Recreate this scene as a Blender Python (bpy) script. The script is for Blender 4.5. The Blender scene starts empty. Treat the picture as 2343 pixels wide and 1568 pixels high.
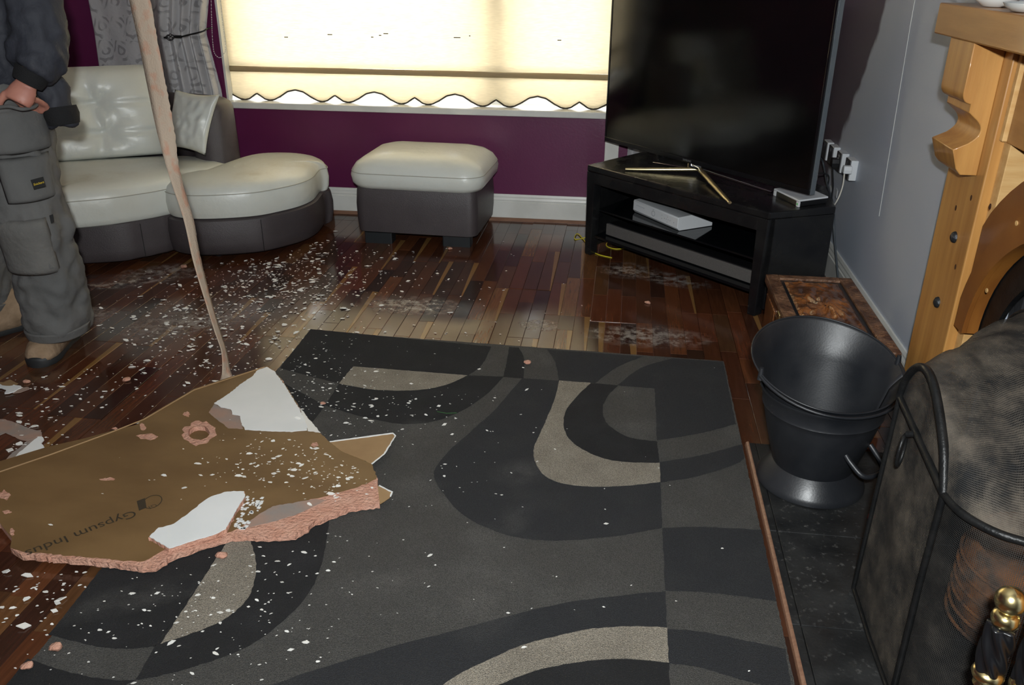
import bpy, bmesh, math, random
from mathutils import Vector, Matrix, noise
random.seed(7)
R = random.Random(11)
PI = math.pi
scene = bpy.context.scene
COL = scene.collection
# ------------------------------------------------------------------ camera
CW, CH, F = 2343.0, 1568.0, 1947.0
PIT, YAW, ROL, HC = .42624, .12636, -.0077, 1.36
fwd = Vector((-math.sin(YAW)*math.cos(PIT), math.cos(YAW)*math.cos(PIT), -math.sin(PIT)))
rgt0 = Vector((math.cos(YAW), math.sin(YAW), 0)); dwn0 = fwd.cross(rgt0)
rgt = rgt0*math.cos(ROL) + dwn0*math.sin(ROL)
dwn = dwn0*math.cos(ROL) - rgt0*math.sin(ROL)
EYE = Vector((0, 0, HC))
cam_d = bpy.data.cameras.new('camera'); cam = bpy.data.objects.new('camera', cam_d); COL.objects.link(cam)
cam_d.sensor_width = 36; cam_d.lens = 36*F/CW; cam_d.clip_start = .02
m = Matrix((rgt, -dwn, -fwd)).transposed().to_4x4(); m.translation = EYE
cam.matrix_world = m
scene.camera = cam
# ------------------------------------------------------------------ light
w = bpy.data.worlds.new('overcast_sky'); scene.world = w; w.use_nodes = True
bg = w.node_tree.nodes['Background']; bg.inputs[0].default_value = (.93, .97, 1, 1); bg.inputs[1].default_value = 10.5
fl_d = bpy.data.lights.new('camera_flash', 'AREA'); fl_d.shape = 'RECTANGLE'; fl_d.size = .07; fl_d.size_y = .04
fl_d.energy = 54; fl_d.color = (.95, .99, 1.0); fl_d.spread = math.radians(150)
fl = bpy.data.objects.new('camera_flash', fl_d); COL.objects.link(fl)
fl.location = EYE - dwn*.12 - fwd*.155
fl.rotation_euler = (fwd + Vector((0, 0, .12))).to_track_quat('-Z', 'Y').to_euler()
vs = scene.view_settings
vs.view_transform = 'Standard'; vs.look = 'None'; vs.exposure = 0; vs.gamma = 1; vs.use_curve_mapping = False

# ------------------------------------------------------------------ measuring helpers (photo point -> point on a real plane)
def ray(px, py): return rgt*(px-CW/2) + dwn*(py-CH/2) + fwd*F
def U(px, py, z=0.0):
    v = ray(px, py); return EYE + v*((z-HC)/v.z)
def UY(px, py, y):
    v = ray(px, py); return EYE + v*(y/v.y)
def UX(px, py, x):
    v = ray(px, py); return EYE + v*(x/v.x)
def UP(px, py, p0, n):
    v = ray(px, py); n = Vector(n); return EYE + v*(((Vector(p0)-EYE).dot(n))/v.dot(n))
def PX(p):
    d = Vector(p)-EYE; c = d.dot(fwd); return (CW/2 + F*d.dot(rgt)/c, CH/2 + F*d.dot(dwn)/c) if c > .05 else (-9e3, -9e3)

# ------------------------------------------------------------------ materials
M = {}
def _n(nt, t, **k):
    n = nt.nodes.new(t)
    for a, v in k.items(): setattr(n, a, v)
    return n
def pm(name, base, rough=.5, metal=0, base2=None, scale=8, lo=.35, hi=.65, bump=0, bscale=60, stretch=(1, 1, 1), spec=.5, coat=0, rvar=0, detail=6, coord='Object', sheen=0):
    m = bpy.data.materials.new(name); m.use_nodes = True; nt = m.node_tree; b = nt.nodes['Principled BSDF']
    b.inputs['Base Color'].default_value = (*base, 1); b.inputs['Roughness'].default_value = rough; b.inputs['Metallic'].default_value = metal
    b.inputs['Specular IOR Level'].default_value = spec; b.inputs['Coat Weight'].default_value = coat; b.inputs['Coat Roughness'].default_value = .08
    b.inputs['Sheen Weight'].default_value = sheen
    tc = _n(nt, 'ShaderNodeTexCoord'); mp = _n(nt, 'ShaderNodeMapping'); mp.inputs['Scale'].default_value = stretch
    nt.links.new(tc.outputs[coord], mp.inputs['Vector'])
    if base2:
        n = _n(nt, 'ShaderNodeTexNoise'); n.inputs['Scale'].default_value = scale; n.inputs['Detail'].default_value = detail
        nt.links.new(mp.outputs[0], n.inputs['Vector'])
        r = _n(nt, 'ShaderNodeValToRGB'); r.color_ramp.elements[0].position = lo; r.color_ramp.elements[1].position = hi
        r.color_ramp.elements[0].color = (*base, 1); r.color_ramp.elements[1].color = (*base2, 1)
        nt.links.new(n.outputs['Fac'], r.inputs[0]); nt.links.new(r.outputs[0], b.inputs['Base Color'])
        if rvar:
            mr = _n(nt, 'ShaderNodeMapRange'); mr.inputs[1].default_value = lo; mr.inputs[2].default_value = hi
            mr.inputs[3].default_value = rough; mr.inputs[4].default_value = rough+rvar
            nt.links.new(n.outputs['Fac'], mr.inputs[0]); nt.links.new(mr.outputs[0], b.inputs['Roughness'])
    if bump:
        n2 = _n(nt, 'ShaderNodeTexNoise'); n2.inputs['Scale'].default_value = bscale; n2.inputs['Detail'].default_value = 5
        nt.links.new(mp.outputs[0], n2.inputs['Vector'])
        bp = _n(nt, 'ShaderNodeBump'); bp.inputs['Strength'].default_value = bump; bp.inputs['Distance'].default_value = .01
        nt.links.new(n2.outputs['Fac'], bp.inputs['Height']); nt.links.new(bp.outputs[0], b.inputs['Normal'])
    M[name] = m; return m
pm('purple_paint', (.105, .010, .056), .38, base2=(.122, .014, .068), scale=3, bump=.05, bscale=90)
pm('grey_paint', (.45, .495, .575), .5, base2=(.48, .52, .595), scale=2, bump=.06, bscale=160)
pm('white_paint', (.72, .72, .68), .32, base2=(.62, .62, .58), scale=6, bump=.03, bscale=120)
pm('ceiling_paint', (.75, .74, .72), .9)
pm('upvc', (.8, .82, .84), .25)
pm('beading_wood', (.25, .135, .085), .4, base2=(.19, .095, .06), scale=14, stretch=(1, 8, 8))
pm('cream_leather', (.66, .68, .63), .33, base2=(.59, .58, .50), scale=2.2, lo=.5, hi=.8, bump=.22, bscale=26, rvar=.1)
pm('cream_stitch', (.40, .39, .33), .6)
pm('brown_leather', (.055, .045, .047), .42, base2=(.07, .058, .06), scale=5, bump=.25, bscale=300)
pm('black_plastic', (.008, .008, .009), .35)
pm('foot_plastic', (.01, .012, .014), .5)
pm('black_lacquer', (.007, .007, .008), .2, base2=(.012, .012, .012), scale=9, rvar=.12)
pm('black_glass', (.004, .005, .006), .06)
pm('tv_screen', (.003, .003, .003), .10, spec=.6)
pm('tv_bezel', (.006, .006, .007), .18)
pm('tv_rim', (.32, .36, .38), .25, metal=.8)
pm('gold_metal', (.62, .52, .30), .28, metal=.9)
pm('chrome', (.6, .6, .62), .12, metal=1)
pm('white_plastic', (.66, .68, .70), .35)
pm('white_plastic_dark', (.42, .43, .43), .45)
pm('print_grey', (.16, .17, .19), .5)
pm('soundbar_cloth', (.07, .065, .06), .8, base2=(.11, .10, .095), scale=400, bump=.1, bscale=500)
pm('green_led', (.05, .5, .1), .4)
pm('yellow_cable', (.62, .53, .03), .45)
pm('white_cable', (.6, .57, .5), .5)
pm('black_cable', (.012, .013, .015), .5)
pm('grey_cable', (.06, .07, .08), .5)
pm('pine', (.58, .30, .085), .42, base2=(.38, .165, .04), scale=5, stretch=(6, 6, .5), lo=.3, hi=.75, bump=.05, bscale=30, coat=.25)
pm('pine_along', (.42, .195, .05), .42, base2=(.28, .115, .026), scale=5, stretch=(6, .5, 6), lo=.3, hi=.75, bump=.05, bscale=30, coat=.25)
pm('arch_wood', (.30, .115, .022), .32, base2=(.17, .055, .012), scale=5, stretch=(5, 1.2, 1.2), lo=.3, hi=.75, coat=.4)
pm('raw_pine', (.70, .44, .18), .6, base2=(.60, .34, .12), scale=6, stretch=(1.2, 6, 8), bump=.1, bscale=30)
pm('iron_bolt', (.05, .055, .06), .38, metal=.7, bump=.4, bscale=120)
pm('knot', (.06, .02, .008), .5)
pm('carved_wood', (.115, .04, .014), .30, base2=(.05, .018, .008), scale=11, lo=.35, hi=.65, bump=.7, bscale=38, coat=.35)
pm('carved_border', (.19, .095, .05), .42, base2=(.075, .03, .014), scale=22, lo=.38, hi=.62, bump=.8, bscale=70)
pm('carved_panel', (.26, .09, .022), .24, base2=(.07, .024, .009), scale=13, lo=.35, hi=.62, bump=.9, bscale=40, coat=.5)
pm('brass', (.80, .66, .33), .24, metal=1, bump=.05, bscale=60)
pm('scuttle_black', (.010, .0115, .0145), .36, base2=(.018, .019, .022), scale=6, rvar=.15, bump=.04, bscale=200, spec=.6)
pm('steel_plate', (.22, .22, .225), .4, metal=.9)
pm('twist_black', (.006, .006, .007), .3)
pm('soot_iron', (.005, .0055, .006), .4, base2=(.010, .010, .010), spec=.3, scale=30, bump=.15, bscale=150)
pm('slate', (.011, .0115, .012), .28, base2=(.02, .0205, .0205), scale=9, bump=.12, bscale=90, rvar=.3)
pm('slate_dust', (.2, .19, .17), .8, base2=(.1, .095, .09), scale=20)
pm('recess_stone', (.03, .03, .033), .8, base2=(.015, .015, .017), scale=12, bump=.5, bscale=30)
pm('rust', (.36, .125, .03), .8, base2=(.10, .055, .035), scale=30, bump=.4, bscale=60)
pm('paper_brown', (.185, .108, .042), .55, base2=(.13, .072, .026), scale=3, stretch=(1, 2, 1), bump=.12, bscale=7)
pm('paper_light', (.33, .21, .10), .7, base2=(.28, .17, .08), scale=12)
pm('gypsum_pink', (.60, .34, .25), .9, base2=(.52, .26, .18), scale=25, bump=.8, bscale=120)
pm('skim_white', (.78, .79, .79), .6, base2=(.72, .74, .74), scale=6)
pm('paint_flake', (.74, .73, .69), .6)
pm('flake_back', (.50, .30, .22), .8)
pm('ink', (.035, .026, .015), .6)
pm('tape_paper', (.42, .33, .25), .8, base2=(.44, .25, .17), scale=34, lo=.5, hi=.66, stretch=(1, 1, .6), bump=.3, bscale=250)
pm('tape_grey', (.25, .22, .20), .8, base2=(.34, .22, .17), scale=14, bump=.2, bscale=60)
pm('curtain_trim', (.02, .02, .02), .35, metal=.5)
pm('work_trousers', (.10, .10, .098), .85, base2=(.125, .122, .117), scale=5, bump=.5, bscale=22)
pm('knee_fabric', (.145, .14, .13), .9, base2=(.115, .112, .106), scale=9, bump=.4, bscale=40)
pm('navy_fabric', (.022, .025, .036), .75, base2=(.034, .036, .046), scale=6, bump=.6, bscale=26)
pm('black_knit', (.006, .006, .007), .9, bump=.3, bscale=200)
pm('skin', (.50, .22, .16), .5, base2=(.42, .17, .125), scale=14)
pm('hair', (.03, .018, .01), .6)
pm('boot_leather', (.36, .25, .16), .85, base2=(.24, .16, .095), scale=16, bump=.4, bscale=60)
pm('boot_rubber', (.018, .019, .02), .6)
pm('label_black', (.008, .008, .008), .6)
pm('label_yellow', (.75, .52, .02), .6)
pm('label_red', (.5, .03, .02), .6)
pm('leaf_green', (.03, .12, .03), .5)
pm('ceramic', (.75, .77, .75), .2)
pm('braid', (.05, .04, .028), .8, bump=.6, bscale=300)
pm('rug_back', (.05, .05, .05), .9)
pm('red_wrapper', (.5, .01, .02), .4)
pm('rug_black', (.011, .011, .012), .95, base2=(.020, .020, .022), scale=9, lo=.45, hi=.8, bump=.9, bscale=420)
pm('rug_charcoal', (.022, .023, .026), .95, base2=(.032, .033, .034), scale=7, lo=.5, hi=.8, bump=.9, bscale=420)
pm('rug_grey', (.070, .067, .061), .95, base2=(.095, .092, .085), scale=6, lo=.5, hi=.8, bump=.9, bscale=420)
pm('rug_beige', (.31, .275, .22), .95, base2=(.25, .22, .175), scale=10, lo=.4, hi=.7, bump=.9, bscale=420)

def add_dust(mat, blobs, col=(.42, .40, .37), grain=26, lo=.42, hi=.66, amount=.8):
    """powdered plaster lying in patches of its own shape: blobs = (x, y, rx, ry, rot)"""
    nt = mat.node_tree; b = nt.nodes['Principled BSDF']
    geo = _n(nt, 'ShaderNodeNewGeometry'); tot = None
    for (x, y, rx, ry, rot) in blobs:
        mp = _n(nt, 'ShaderNodeMapping'); mp.vector_type = 'TEXTURE'
        mp.inputs['Location'].default_value = (x, y, 0); mp.inputs['Rotation'].default_value = (0, 0, rot); mp.inputs['Scale'].default_value = (rx, ry, 1)
        nt.links.new(geo.outputs['Position'], mp.inputs['Vector'])
        ln = _n(nt, 'ShaderNodeVectorMath', operation='LENGTH'); nt.links.new(mp.outputs[0], ln.inputs[0])
        mr = _n(nt, 'ShaderNodeMapRange'); mr.inputs[1].default_value = 1; mr.inputs[2].default_value = .2; mr.inputs[3].default_value = 0; mr.inputs[4].default_value = 1
        nt.links.new(ln.outputs['Value'], mr.inputs[0])
        if tot is None: tot = mr.outputs[0]
        else:
            mx = _n(nt, 'ShaderNodeMath', operation='MAXIMUM'); nt.links.new(tot, mx.inputs[0]); nt.links.new(mr.outputs[0], mx.inputs[1]); tot = mx.outputs[0]
    nz = _n(nt, 'ShaderNodeTexNoise'); nz.inputs['Scale'].default_value = grain; nz.inputs['Detail'].default_value = 8; nz.inputs['Roughness'].default_value = .65
    nt.links.new(geo.outputs['Position'], nz.inputs['Vector'])
    mr = _n(nt, 'ShaderNodeMapRange'); mr.inputs[1].default_value = lo; mr.inputs[2].default_value = hi
    nt.links.new(nz.outputs['Fac'], mr.inputs[0])
    mu = _n(nt, 'ShaderNodeMath', operation='MULTIPLY'); nt.links.new(tot, mu.inputs[0]); nt.links.new(mr.outputs[0], mu.inputs[1])
    m2 = _n(nt, 'ShaderNodeMath', operation='MULTIPLY'); m2.inputs[1].default_value = amount; nt.links.new(mu.outputs[0], m2.inputs[0])
    mix = _n(nt, 'ShaderNodeMix', data_type='RGBA'); mix.inputs[7].default_value = (*col, 1)
    s = b.inputs['Base Color']
    if s.links: nt.links.new(s.links[0].from_socket, mix.inputs[6])
    else: mix.inputs[6].default_value = s.default_value
    nt.links.new(m2.outputs[0], mix.inputs[0]); nt.links.new(mix.outputs[2], s)
    r = b.inputs['Roughness']; ra = _n(nt, 'ShaderNodeMath', operation='MULTIPLY_ADD'); ra.inputs[1].default_value = .6; ra.use_clamp = True
    nt.links.new(m2.outputs[0], ra.inputs[0])
    if r.links: nt.links.new(r.links[0].from_socket, ra.inputs[2])
    else: ra.inputs[2].default_value = r.default_value
    nt.links.new(ra.outputs[0], r)

def make_plank_mat(nm='plank', island=False):
    m = bpy.data.materials.new('walnut_laminate_'+nm); m.use_nodes = True; nt = m.node_tree; b = nt.nodes['Principled BSDF']
    oi = _n(nt, 'ShaderNodeObjectInfo'); tc = _n(nt, 'ShaderNodeTexCoord'); g0 = _n(nt, 'ShaderNodeNewGeometry'); RND = g0.outputs['Random Per Island'] if island else oi.outputs['Random']
    ramp = _n(nt, 'ShaderNodeValToRGB'); e = ramp.color_ramp.elements
    e[0].position = 0; e[0].color = (.030, .012, .007, 1); e[1].position = 1; e[1].color = (.15, .066, .024, 1)
    for p, c in ((.18, (.105, .033, .015, 1)), (.3, (.036, .015, .009, 1)), (.45, (.115, .040, .016, 1)), (.58, (.026, .012, .009, 1)), (.72, (.085, .028, .011, 1)), (.85, (.036, .017, .011, 1))):
        x = e.new(p); x.color = c
    ramp.color_ramp.interpolation = 'LINEAR'
    nt.links.new(RND, ramp.inputs[0])
    add = _n(nt, 'ShaderNodeVectorMath', operation='ADD'); nt.links.new(tc.outputs['Object'], add.inputs[0]); nt.links.new(oi.outputs['Location'], add.inputs[1])
    mp = _n(nt, 'ShaderNodeMapping'); mp.inputs['Scale'].default_value = (70, 5, 1); nt.links.new(add.outputs[0], mp.inputs[0])
    nz = _n(nt, 'ShaderNodeTexNoise'); nz.inputs['Scale'].default_value = 1.5; nz.inputs['Detail'].default_value = 7; nt.links.new(mp.outputs[0], nz.inputs['Vector'])
    gr = _n(nt, 'ShaderNodeMapRange'); gr.inputs[1].default_value = .3; gr.inputs[2].default_value = .7; gr.inputs[3].default_value = .78; gr.inputs[4].default_value = 1.25
    nt.links.new(nz.outputs['Fac'], gr.inputs[0])
    sc = _n(nt, 'ShaderNodeVectorMath', operation='SCALE'); nt.links.new(ramp.outputs[0], sc.inputs[0]); nt.links.new(gr.outputs[0], sc.inputs['Scale'])
    # pale sapwood wedge along one long side of some staves
    r2 = _n(nt, 'ShaderNodeMath', operation='MULTIPLY'); r2.inputs[1].default_value = 17.31; nt.links.new(RND, r2.inputs[0])
    fr = _n(nt, 'ShaderNodeMath', operation='FRACT'); nt.links.new(r2.outputs[0], fr.inputs[0])
    sep = _n(nt, 'ShaderNodeSeparateXYZ'); nt.links.new(tc.outputs['Object'], sep.inputs[0])
    sl = _n(nt, 'ShaderNodeMath', operation='MULTIPLY_ADD'); sl.inputs[1].default_value = .09; sl.inputs[2].default_value = -.045; nt.links.new(fr.outputs[0], sl.inputs[0])
    yy = _n(nt, 'ShaderNodeMath', operation='MULTIPLY'); nt.links.new(sep.outputs[1], yy.inputs[0]); nt.links.new(sl.outputs[0], yy.inputs[1])
    xs = _n(nt, 'ShaderNodeMath', operation='ADD'); nt.links.new(sep.outputs[0], xs.inputs[0]); nt.links.new(yy.outputs[0], xs.inputs[1])
    th = _n(nt, 'ShaderNodeMapRange'); th.inputs[1].default_value = .0145; th.inputs[2].default_value = .0165; nt.links.new(xs.outputs[0], th.inputs[0])
    has = _n(nt, 'ShaderNodeMath', operation='GREATER_THAN'); has.inputs[1].default_value = 2 if island else .84; nt.links.new(fr.outputs[0], has.inputs[0])
    mk = _n(nt, 'ShaderNodeMath', operation='MULTIPLY'); nt.links.new(th.outputs[0], mk.inputs[0]); nt.links.new(has.outputs[0], mk.inputs[1])
    mix = _n(nt, 'ShaderNodeMix', data_type='RGBA'); mix.inputs[7].default_value = (.20, .105, .036, 1)
    nt.links.new(sc.outputs[0], mix.inputs[6]); nt.links.new(mk.outputs[0], mix.inputs[0]); nt.links.new(mix.outputs[2], b.inputs['Base Color'])
    geo = _n(nt, 'ShaderNodeNewGeometry'); n2 = _n(nt, 'ShaderNodeTexNoise'); n2.inputs['Scale'].default_value = 2.2; n2.inputs['Detail'].default_value = 4
    nt.links.new(geo.outputs['Position'], n2.inputs['Vector'])
    rr = _n(nt, 'ShaderNodeMapRange'); rr.inputs[1].default_value = .35; rr.inputs[2].default_value = .65; rr.inputs[3].default_value = .075; rr.inputs[4].default_value = .20
    nt.links.new(n2.outputs['Fac'], rr.inputs[0]); nt.links.new(rr.outputs[0], b.inputs['Roughness'])
    bp = _n(nt, 'ShaderNodeBump'); bp.inputs['Strength'].default_value = .03; bp.inputs['Distance'].default_value = .003; nt.links.new(nz.outputs['Fac'], bp.inputs['Height']); nt.links.new(bp.outputs[0], b.inputs['Normal'])
    b.inputs['Specular IOR Level'].default_value = .5
    M[nm] = m; return m
make_plank_mat(); make_plank_mat('plank_rest', True)
def blob(px, py, wx, wy, rot=0):
    p = U(px, py); return (p.x, p.y, wx, wy, rot)
add_dust(M['plank'], [blob(310, 645, .34, .07, .5), blob(230, 655, .22, .05, .2), blob(370, 620, .25, .10, .5), blob(1440, 620, .16, .13, 0), blob(1480, 770, .28, .12, 0),
                      blob(1540, 640, .2, .1, -.4), blob(1235, 745, .10, .07, 0), blob(190, 725, .16, .12, .4), blob(420, 740, .3, .16, .5), blob(950, 700, .25, .12, 0)])
_q = U(585, 455, .27); _s = U(650, 375, .39); _t = U(215, 405, .40)
add_dust(M['cream_leather'], [(_q.x, _q.y, .13, .10, .3), (_s.x, _s.y, .2, .07, .5), (_t.x, _t.y, .25, .12, .5)], col=(.42, .34, .2), grain=14, lo=.45, hi=.75, amount=.6)
for k in ('rug_black', 'rug_charcoal', 'rug_grey'):
    add_dust(M[k], [blob(1080, 1370, .13, .16, .4), blob(880, 1350, .2, .07, .3), blob(1110, 1240, .08, .07, 0), blob(1190, 1090, .10, .08, .5), blob(975, 985, .10, .06, .2),
                    blob(950, 1115, .1, .05, 0), blob(1240, 830, .06, .08, 0), blob(1450, 980, .1, .06, 0), 
                    blob(300, 1380, .25, .06, .5), blob(1180, 1200, .05, .1, -.5)], col=(.19, .18, .165), grain=11, lo=.32, hi=.78, amount=.42)
add_dust(M['slate'], [blob(1870, 1390, .10, .035, 0), blob(1940, 1450, .08, .035, 0), blob(1960, 1240, .10, .16, 0), blob(1890, 1200, .25, .14, 0), blob(1930, 1530, .1, .05, 0), blob(1940, 1420, .13, .08, 0), blob(1850, 1320, .3, .3, 0)], col=(.30, .29, .27), grain=60, lo=.58, hi=.8, amount=.5)

def add_grain(mat, scale=900, lo=.55, hi=1.5):
    nt = mat.node_tree; b = nt.nodes['Principled BSDF']; s = b.inputs['Base Color']; g = _n(nt, 'ShaderNodeNewGeometry')
    n = _n(nt, 'ShaderNodeTexNoise'); n.inputs['Scale'].default_value = scale; n.inputs['Detail'].default_value = 2; nt.links.new(g.outputs['Position'], n.inputs['Vector'])
    r = _n(nt, 'ShaderNodeMapRange'); r.inputs[1].default_value = .3; r.inputs[2].default_value = .7; r.inputs[3].default_value = lo; r.inputs[4].default_value = hi; nt.links.new(n.outputs['Fac'], r.inputs[0])
    v = _n(nt, 'ShaderNodeVectorMath', operation='SCALE'); nt.links.new(s.links[0].from_socket, v.inputs[0]); nt.links.new(r.outputs[0], v.inputs['Scale']); nt.links.new(v.outputs[0], s)
for k in ('rug_black', 'rug_charcoal', 'rug_grey', 'rug_beige'): add_grain(M[k], 420)
def make_curtain_mat():
    m = pm('damask', (.42, .41, .42), .38, base2=(.47, .46, .465), scale=4, bump=.2, bscale=60, sheen=.3)
    nt = m.node_tree; b = nt.nodes['Principled BSDF']
    uv = _n(nt, 'ShaderNodeUVMap'); mp = _n(nt, 'ShaderNodeMapping'); mp.inputs['Scale'].default_value = (10, 8, 1); nt.links.new(uv.outputs[0], mp.inputs[0])
    # scrolling leaves: warped ring pattern
    nz = _n(nt, 'ShaderNodeTexNoise'); nz.inputs['Scale'].default_value = 1.3; nz.inputs['Detail'].default_value = 1; nt.links.new(mp.outputs[0], nz.inputs['Vector'])
    wv = _n(nt, 'ShaderNodeTexWave', wave_type='RINGS', rings_direction='SPHERICAL'); wv.inputs['Scale'].default_value = 1.0; wv.inputs['Distortion'].default_value = 9; wv.inputs['Detail'].default_value = 1.5; wv.inputs['Detail Scale'].default_value = 1.2
    fr = _n(nt, 'ShaderNodeVectorMath', operation='FRACTION'); nt.links.new(mp.outputs[0], fr.inputs[0])
    sb = _n(nt, 'ShaderNodeVectorMath', operation='SUBTRACT'); sb.inputs[1].default_value = (.5, .5, 0); nt.links.new(fr.outputs[0], sb.inputs[0])
    nt.links.new(sb.outputs[0], wv.inputs['Vector'])
    r = _n(nt, 'ShaderNodeMapRange'); r.inputs[1].default_value = .62; r.inputs[2].default_value = .74; nt.links.new(wv.outputs['Fac'], r.inputs[0])
    g = _n(nt, 'ShaderNodeMapRange'); g.inputs[1].default_value = .45; g.inputs[2].default_value = .55; nt.links.new(nz.outputs['Fac'], g.inputs[0])
    mu = _n(nt, 'ShaderNodeMath', operation='MULTIPLY'); nt.links.new(r.outputs[0], mu.inputs[0]); nt.links.new(g.outputs[0], mu.inputs[1])
    mix = _n(nt, 'ShaderNodeMix', data_type='RGBA'); mix.inputs[7].default_value = (.27, .26, .265, 1)
    s = b.inputs['Base Color']; nt.links.new(s.links[0].from_socket, mix.inputs[6]); nt.links.new(mu.outputs[0], mix.inputs[0]); nt.links.new(mix.outputs[2], s)
make_curtain_mat()
def dark_corner(mat):
    # grey wall colour turns dark towards the window corner, along a ragged sloping edge
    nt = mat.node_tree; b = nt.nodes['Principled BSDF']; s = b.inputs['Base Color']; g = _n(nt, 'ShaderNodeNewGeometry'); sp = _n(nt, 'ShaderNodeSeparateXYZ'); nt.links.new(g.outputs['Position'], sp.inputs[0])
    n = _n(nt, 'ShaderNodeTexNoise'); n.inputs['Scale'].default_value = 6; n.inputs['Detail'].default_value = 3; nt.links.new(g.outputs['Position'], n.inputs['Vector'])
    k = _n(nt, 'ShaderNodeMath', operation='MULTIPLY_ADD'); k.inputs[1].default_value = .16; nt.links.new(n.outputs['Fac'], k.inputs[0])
    z = _n(nt, 'ShaderNodeMath', operation='MULTIPLY_ADD'); z.inputs[1].default_value = DARK_EDGE[0]; z.inputs[2].default_value = DARK_EDGE[1]; nt.links.new(sp.outputs[2], z.inputs[0]); nt.links.new(z.outputs[0], k.inputs[2])
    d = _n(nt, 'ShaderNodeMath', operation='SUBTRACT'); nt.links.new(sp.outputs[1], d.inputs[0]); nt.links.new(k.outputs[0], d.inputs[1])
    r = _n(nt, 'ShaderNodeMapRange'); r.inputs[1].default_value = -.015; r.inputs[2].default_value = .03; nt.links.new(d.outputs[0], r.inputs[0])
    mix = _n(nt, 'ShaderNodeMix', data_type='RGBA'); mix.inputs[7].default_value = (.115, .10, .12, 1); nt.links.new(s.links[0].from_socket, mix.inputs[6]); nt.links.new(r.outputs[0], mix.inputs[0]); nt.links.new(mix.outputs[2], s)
DARK_EDGE = (-.62, 4.42)
dark_corner(M['grey_paint'])
def make_blind_mat(name, tr, df, fac):
    m = bpy.data.materials.new(name); m.use_nodes = True; nt = m.node_tree
    for n in list(nt.nodes): nt.nodes.remove(n)
    o = _n(nt, 'ShaderNodeOutputMaterial'); t = _n(nt, 'ShaderNodeBsdfTranslucent'); d = _n(nt, 'ShaderNodeBsdfDiffuse'); x = _n(nt, 'ShaderNodeMixShader')
    tc = _n(nt, 'ShaderNodeTexCoord'); mp = _n(nt, 'ShaderNodeMapping'); mp.inputs['Scale'].default_value = (18, 18, 160); nt.links.new(tc.outputs['Object'], mp.inputs[0])
    nz = _n(nt, 'ShaderNodeTexNoise'); nz.inputs['Scale'].default_value = 1.6; nz.inputs['Detail'].default_value = 5; nt.links.new(mp.outputs[0], nz.inputs['Vector'])
    r = _n(nt, 'ShaderNodeMapRange'); r.inputs[1].default_value = .3; r.inputs[2].default_value = .7; r.inputs[3].default_value = .86; r.inputs[4].default_value = 1.05; nt.links.new(nz.outputs['Fac'], r.inputs[0])
    s = _n(nt, 'ShaderNodeVectorMath', operation='SCALE'); s.inputs[0].default_value = tr; nt.links.new(r.outputs[0], s.inputs['Scale']); nt.links.new(s.outputs[0], t.inputs[0])
    d.inputs[0].default_value = (*df, 1); x.inputs[0].default_value = fac
    nt.links.new(d.outputs[0], x.inputs[1]); nt.links.new(t.outputs[0], x.inputs[2]); nt.links.new(x.outputs[0], o.inputs[0]); M[name] = m
make_blind_mat('blind_fabric', (.84, .76, .60), (.66, .59, .46), .55)
make_blind_mat('blind_hem', (.40, .29, .15), (.45, .37, .24), .35)
def make_glass():
    m = bpy.data.materials.new('window_glass'); m.use_nodes = True; nt = m.node_tree
    for n in list(nt.nodes): nt.nodes.remove(n)
    o = _n(nt, 'ShaderNodeOutputMaterial'); t = _n(nt, 'ShaderNodeBsdfTransparent'); g = _n(nt, 'ShaderNodeBsdfGlossy'); g.inputs['Roughness'].default_value = .02
    x = _n(nt, 'ShaderNodeMixShader'); x.inputs[0].default_value = .06
    nt.links.new(t.outputs[0], x.inputs[1]); nt.links.new(g.outputs[0], x.inputs[2]); nt.links.new(x.outputs[0], o.inputs[0]); M['glass'] = m
make_glass()
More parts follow.
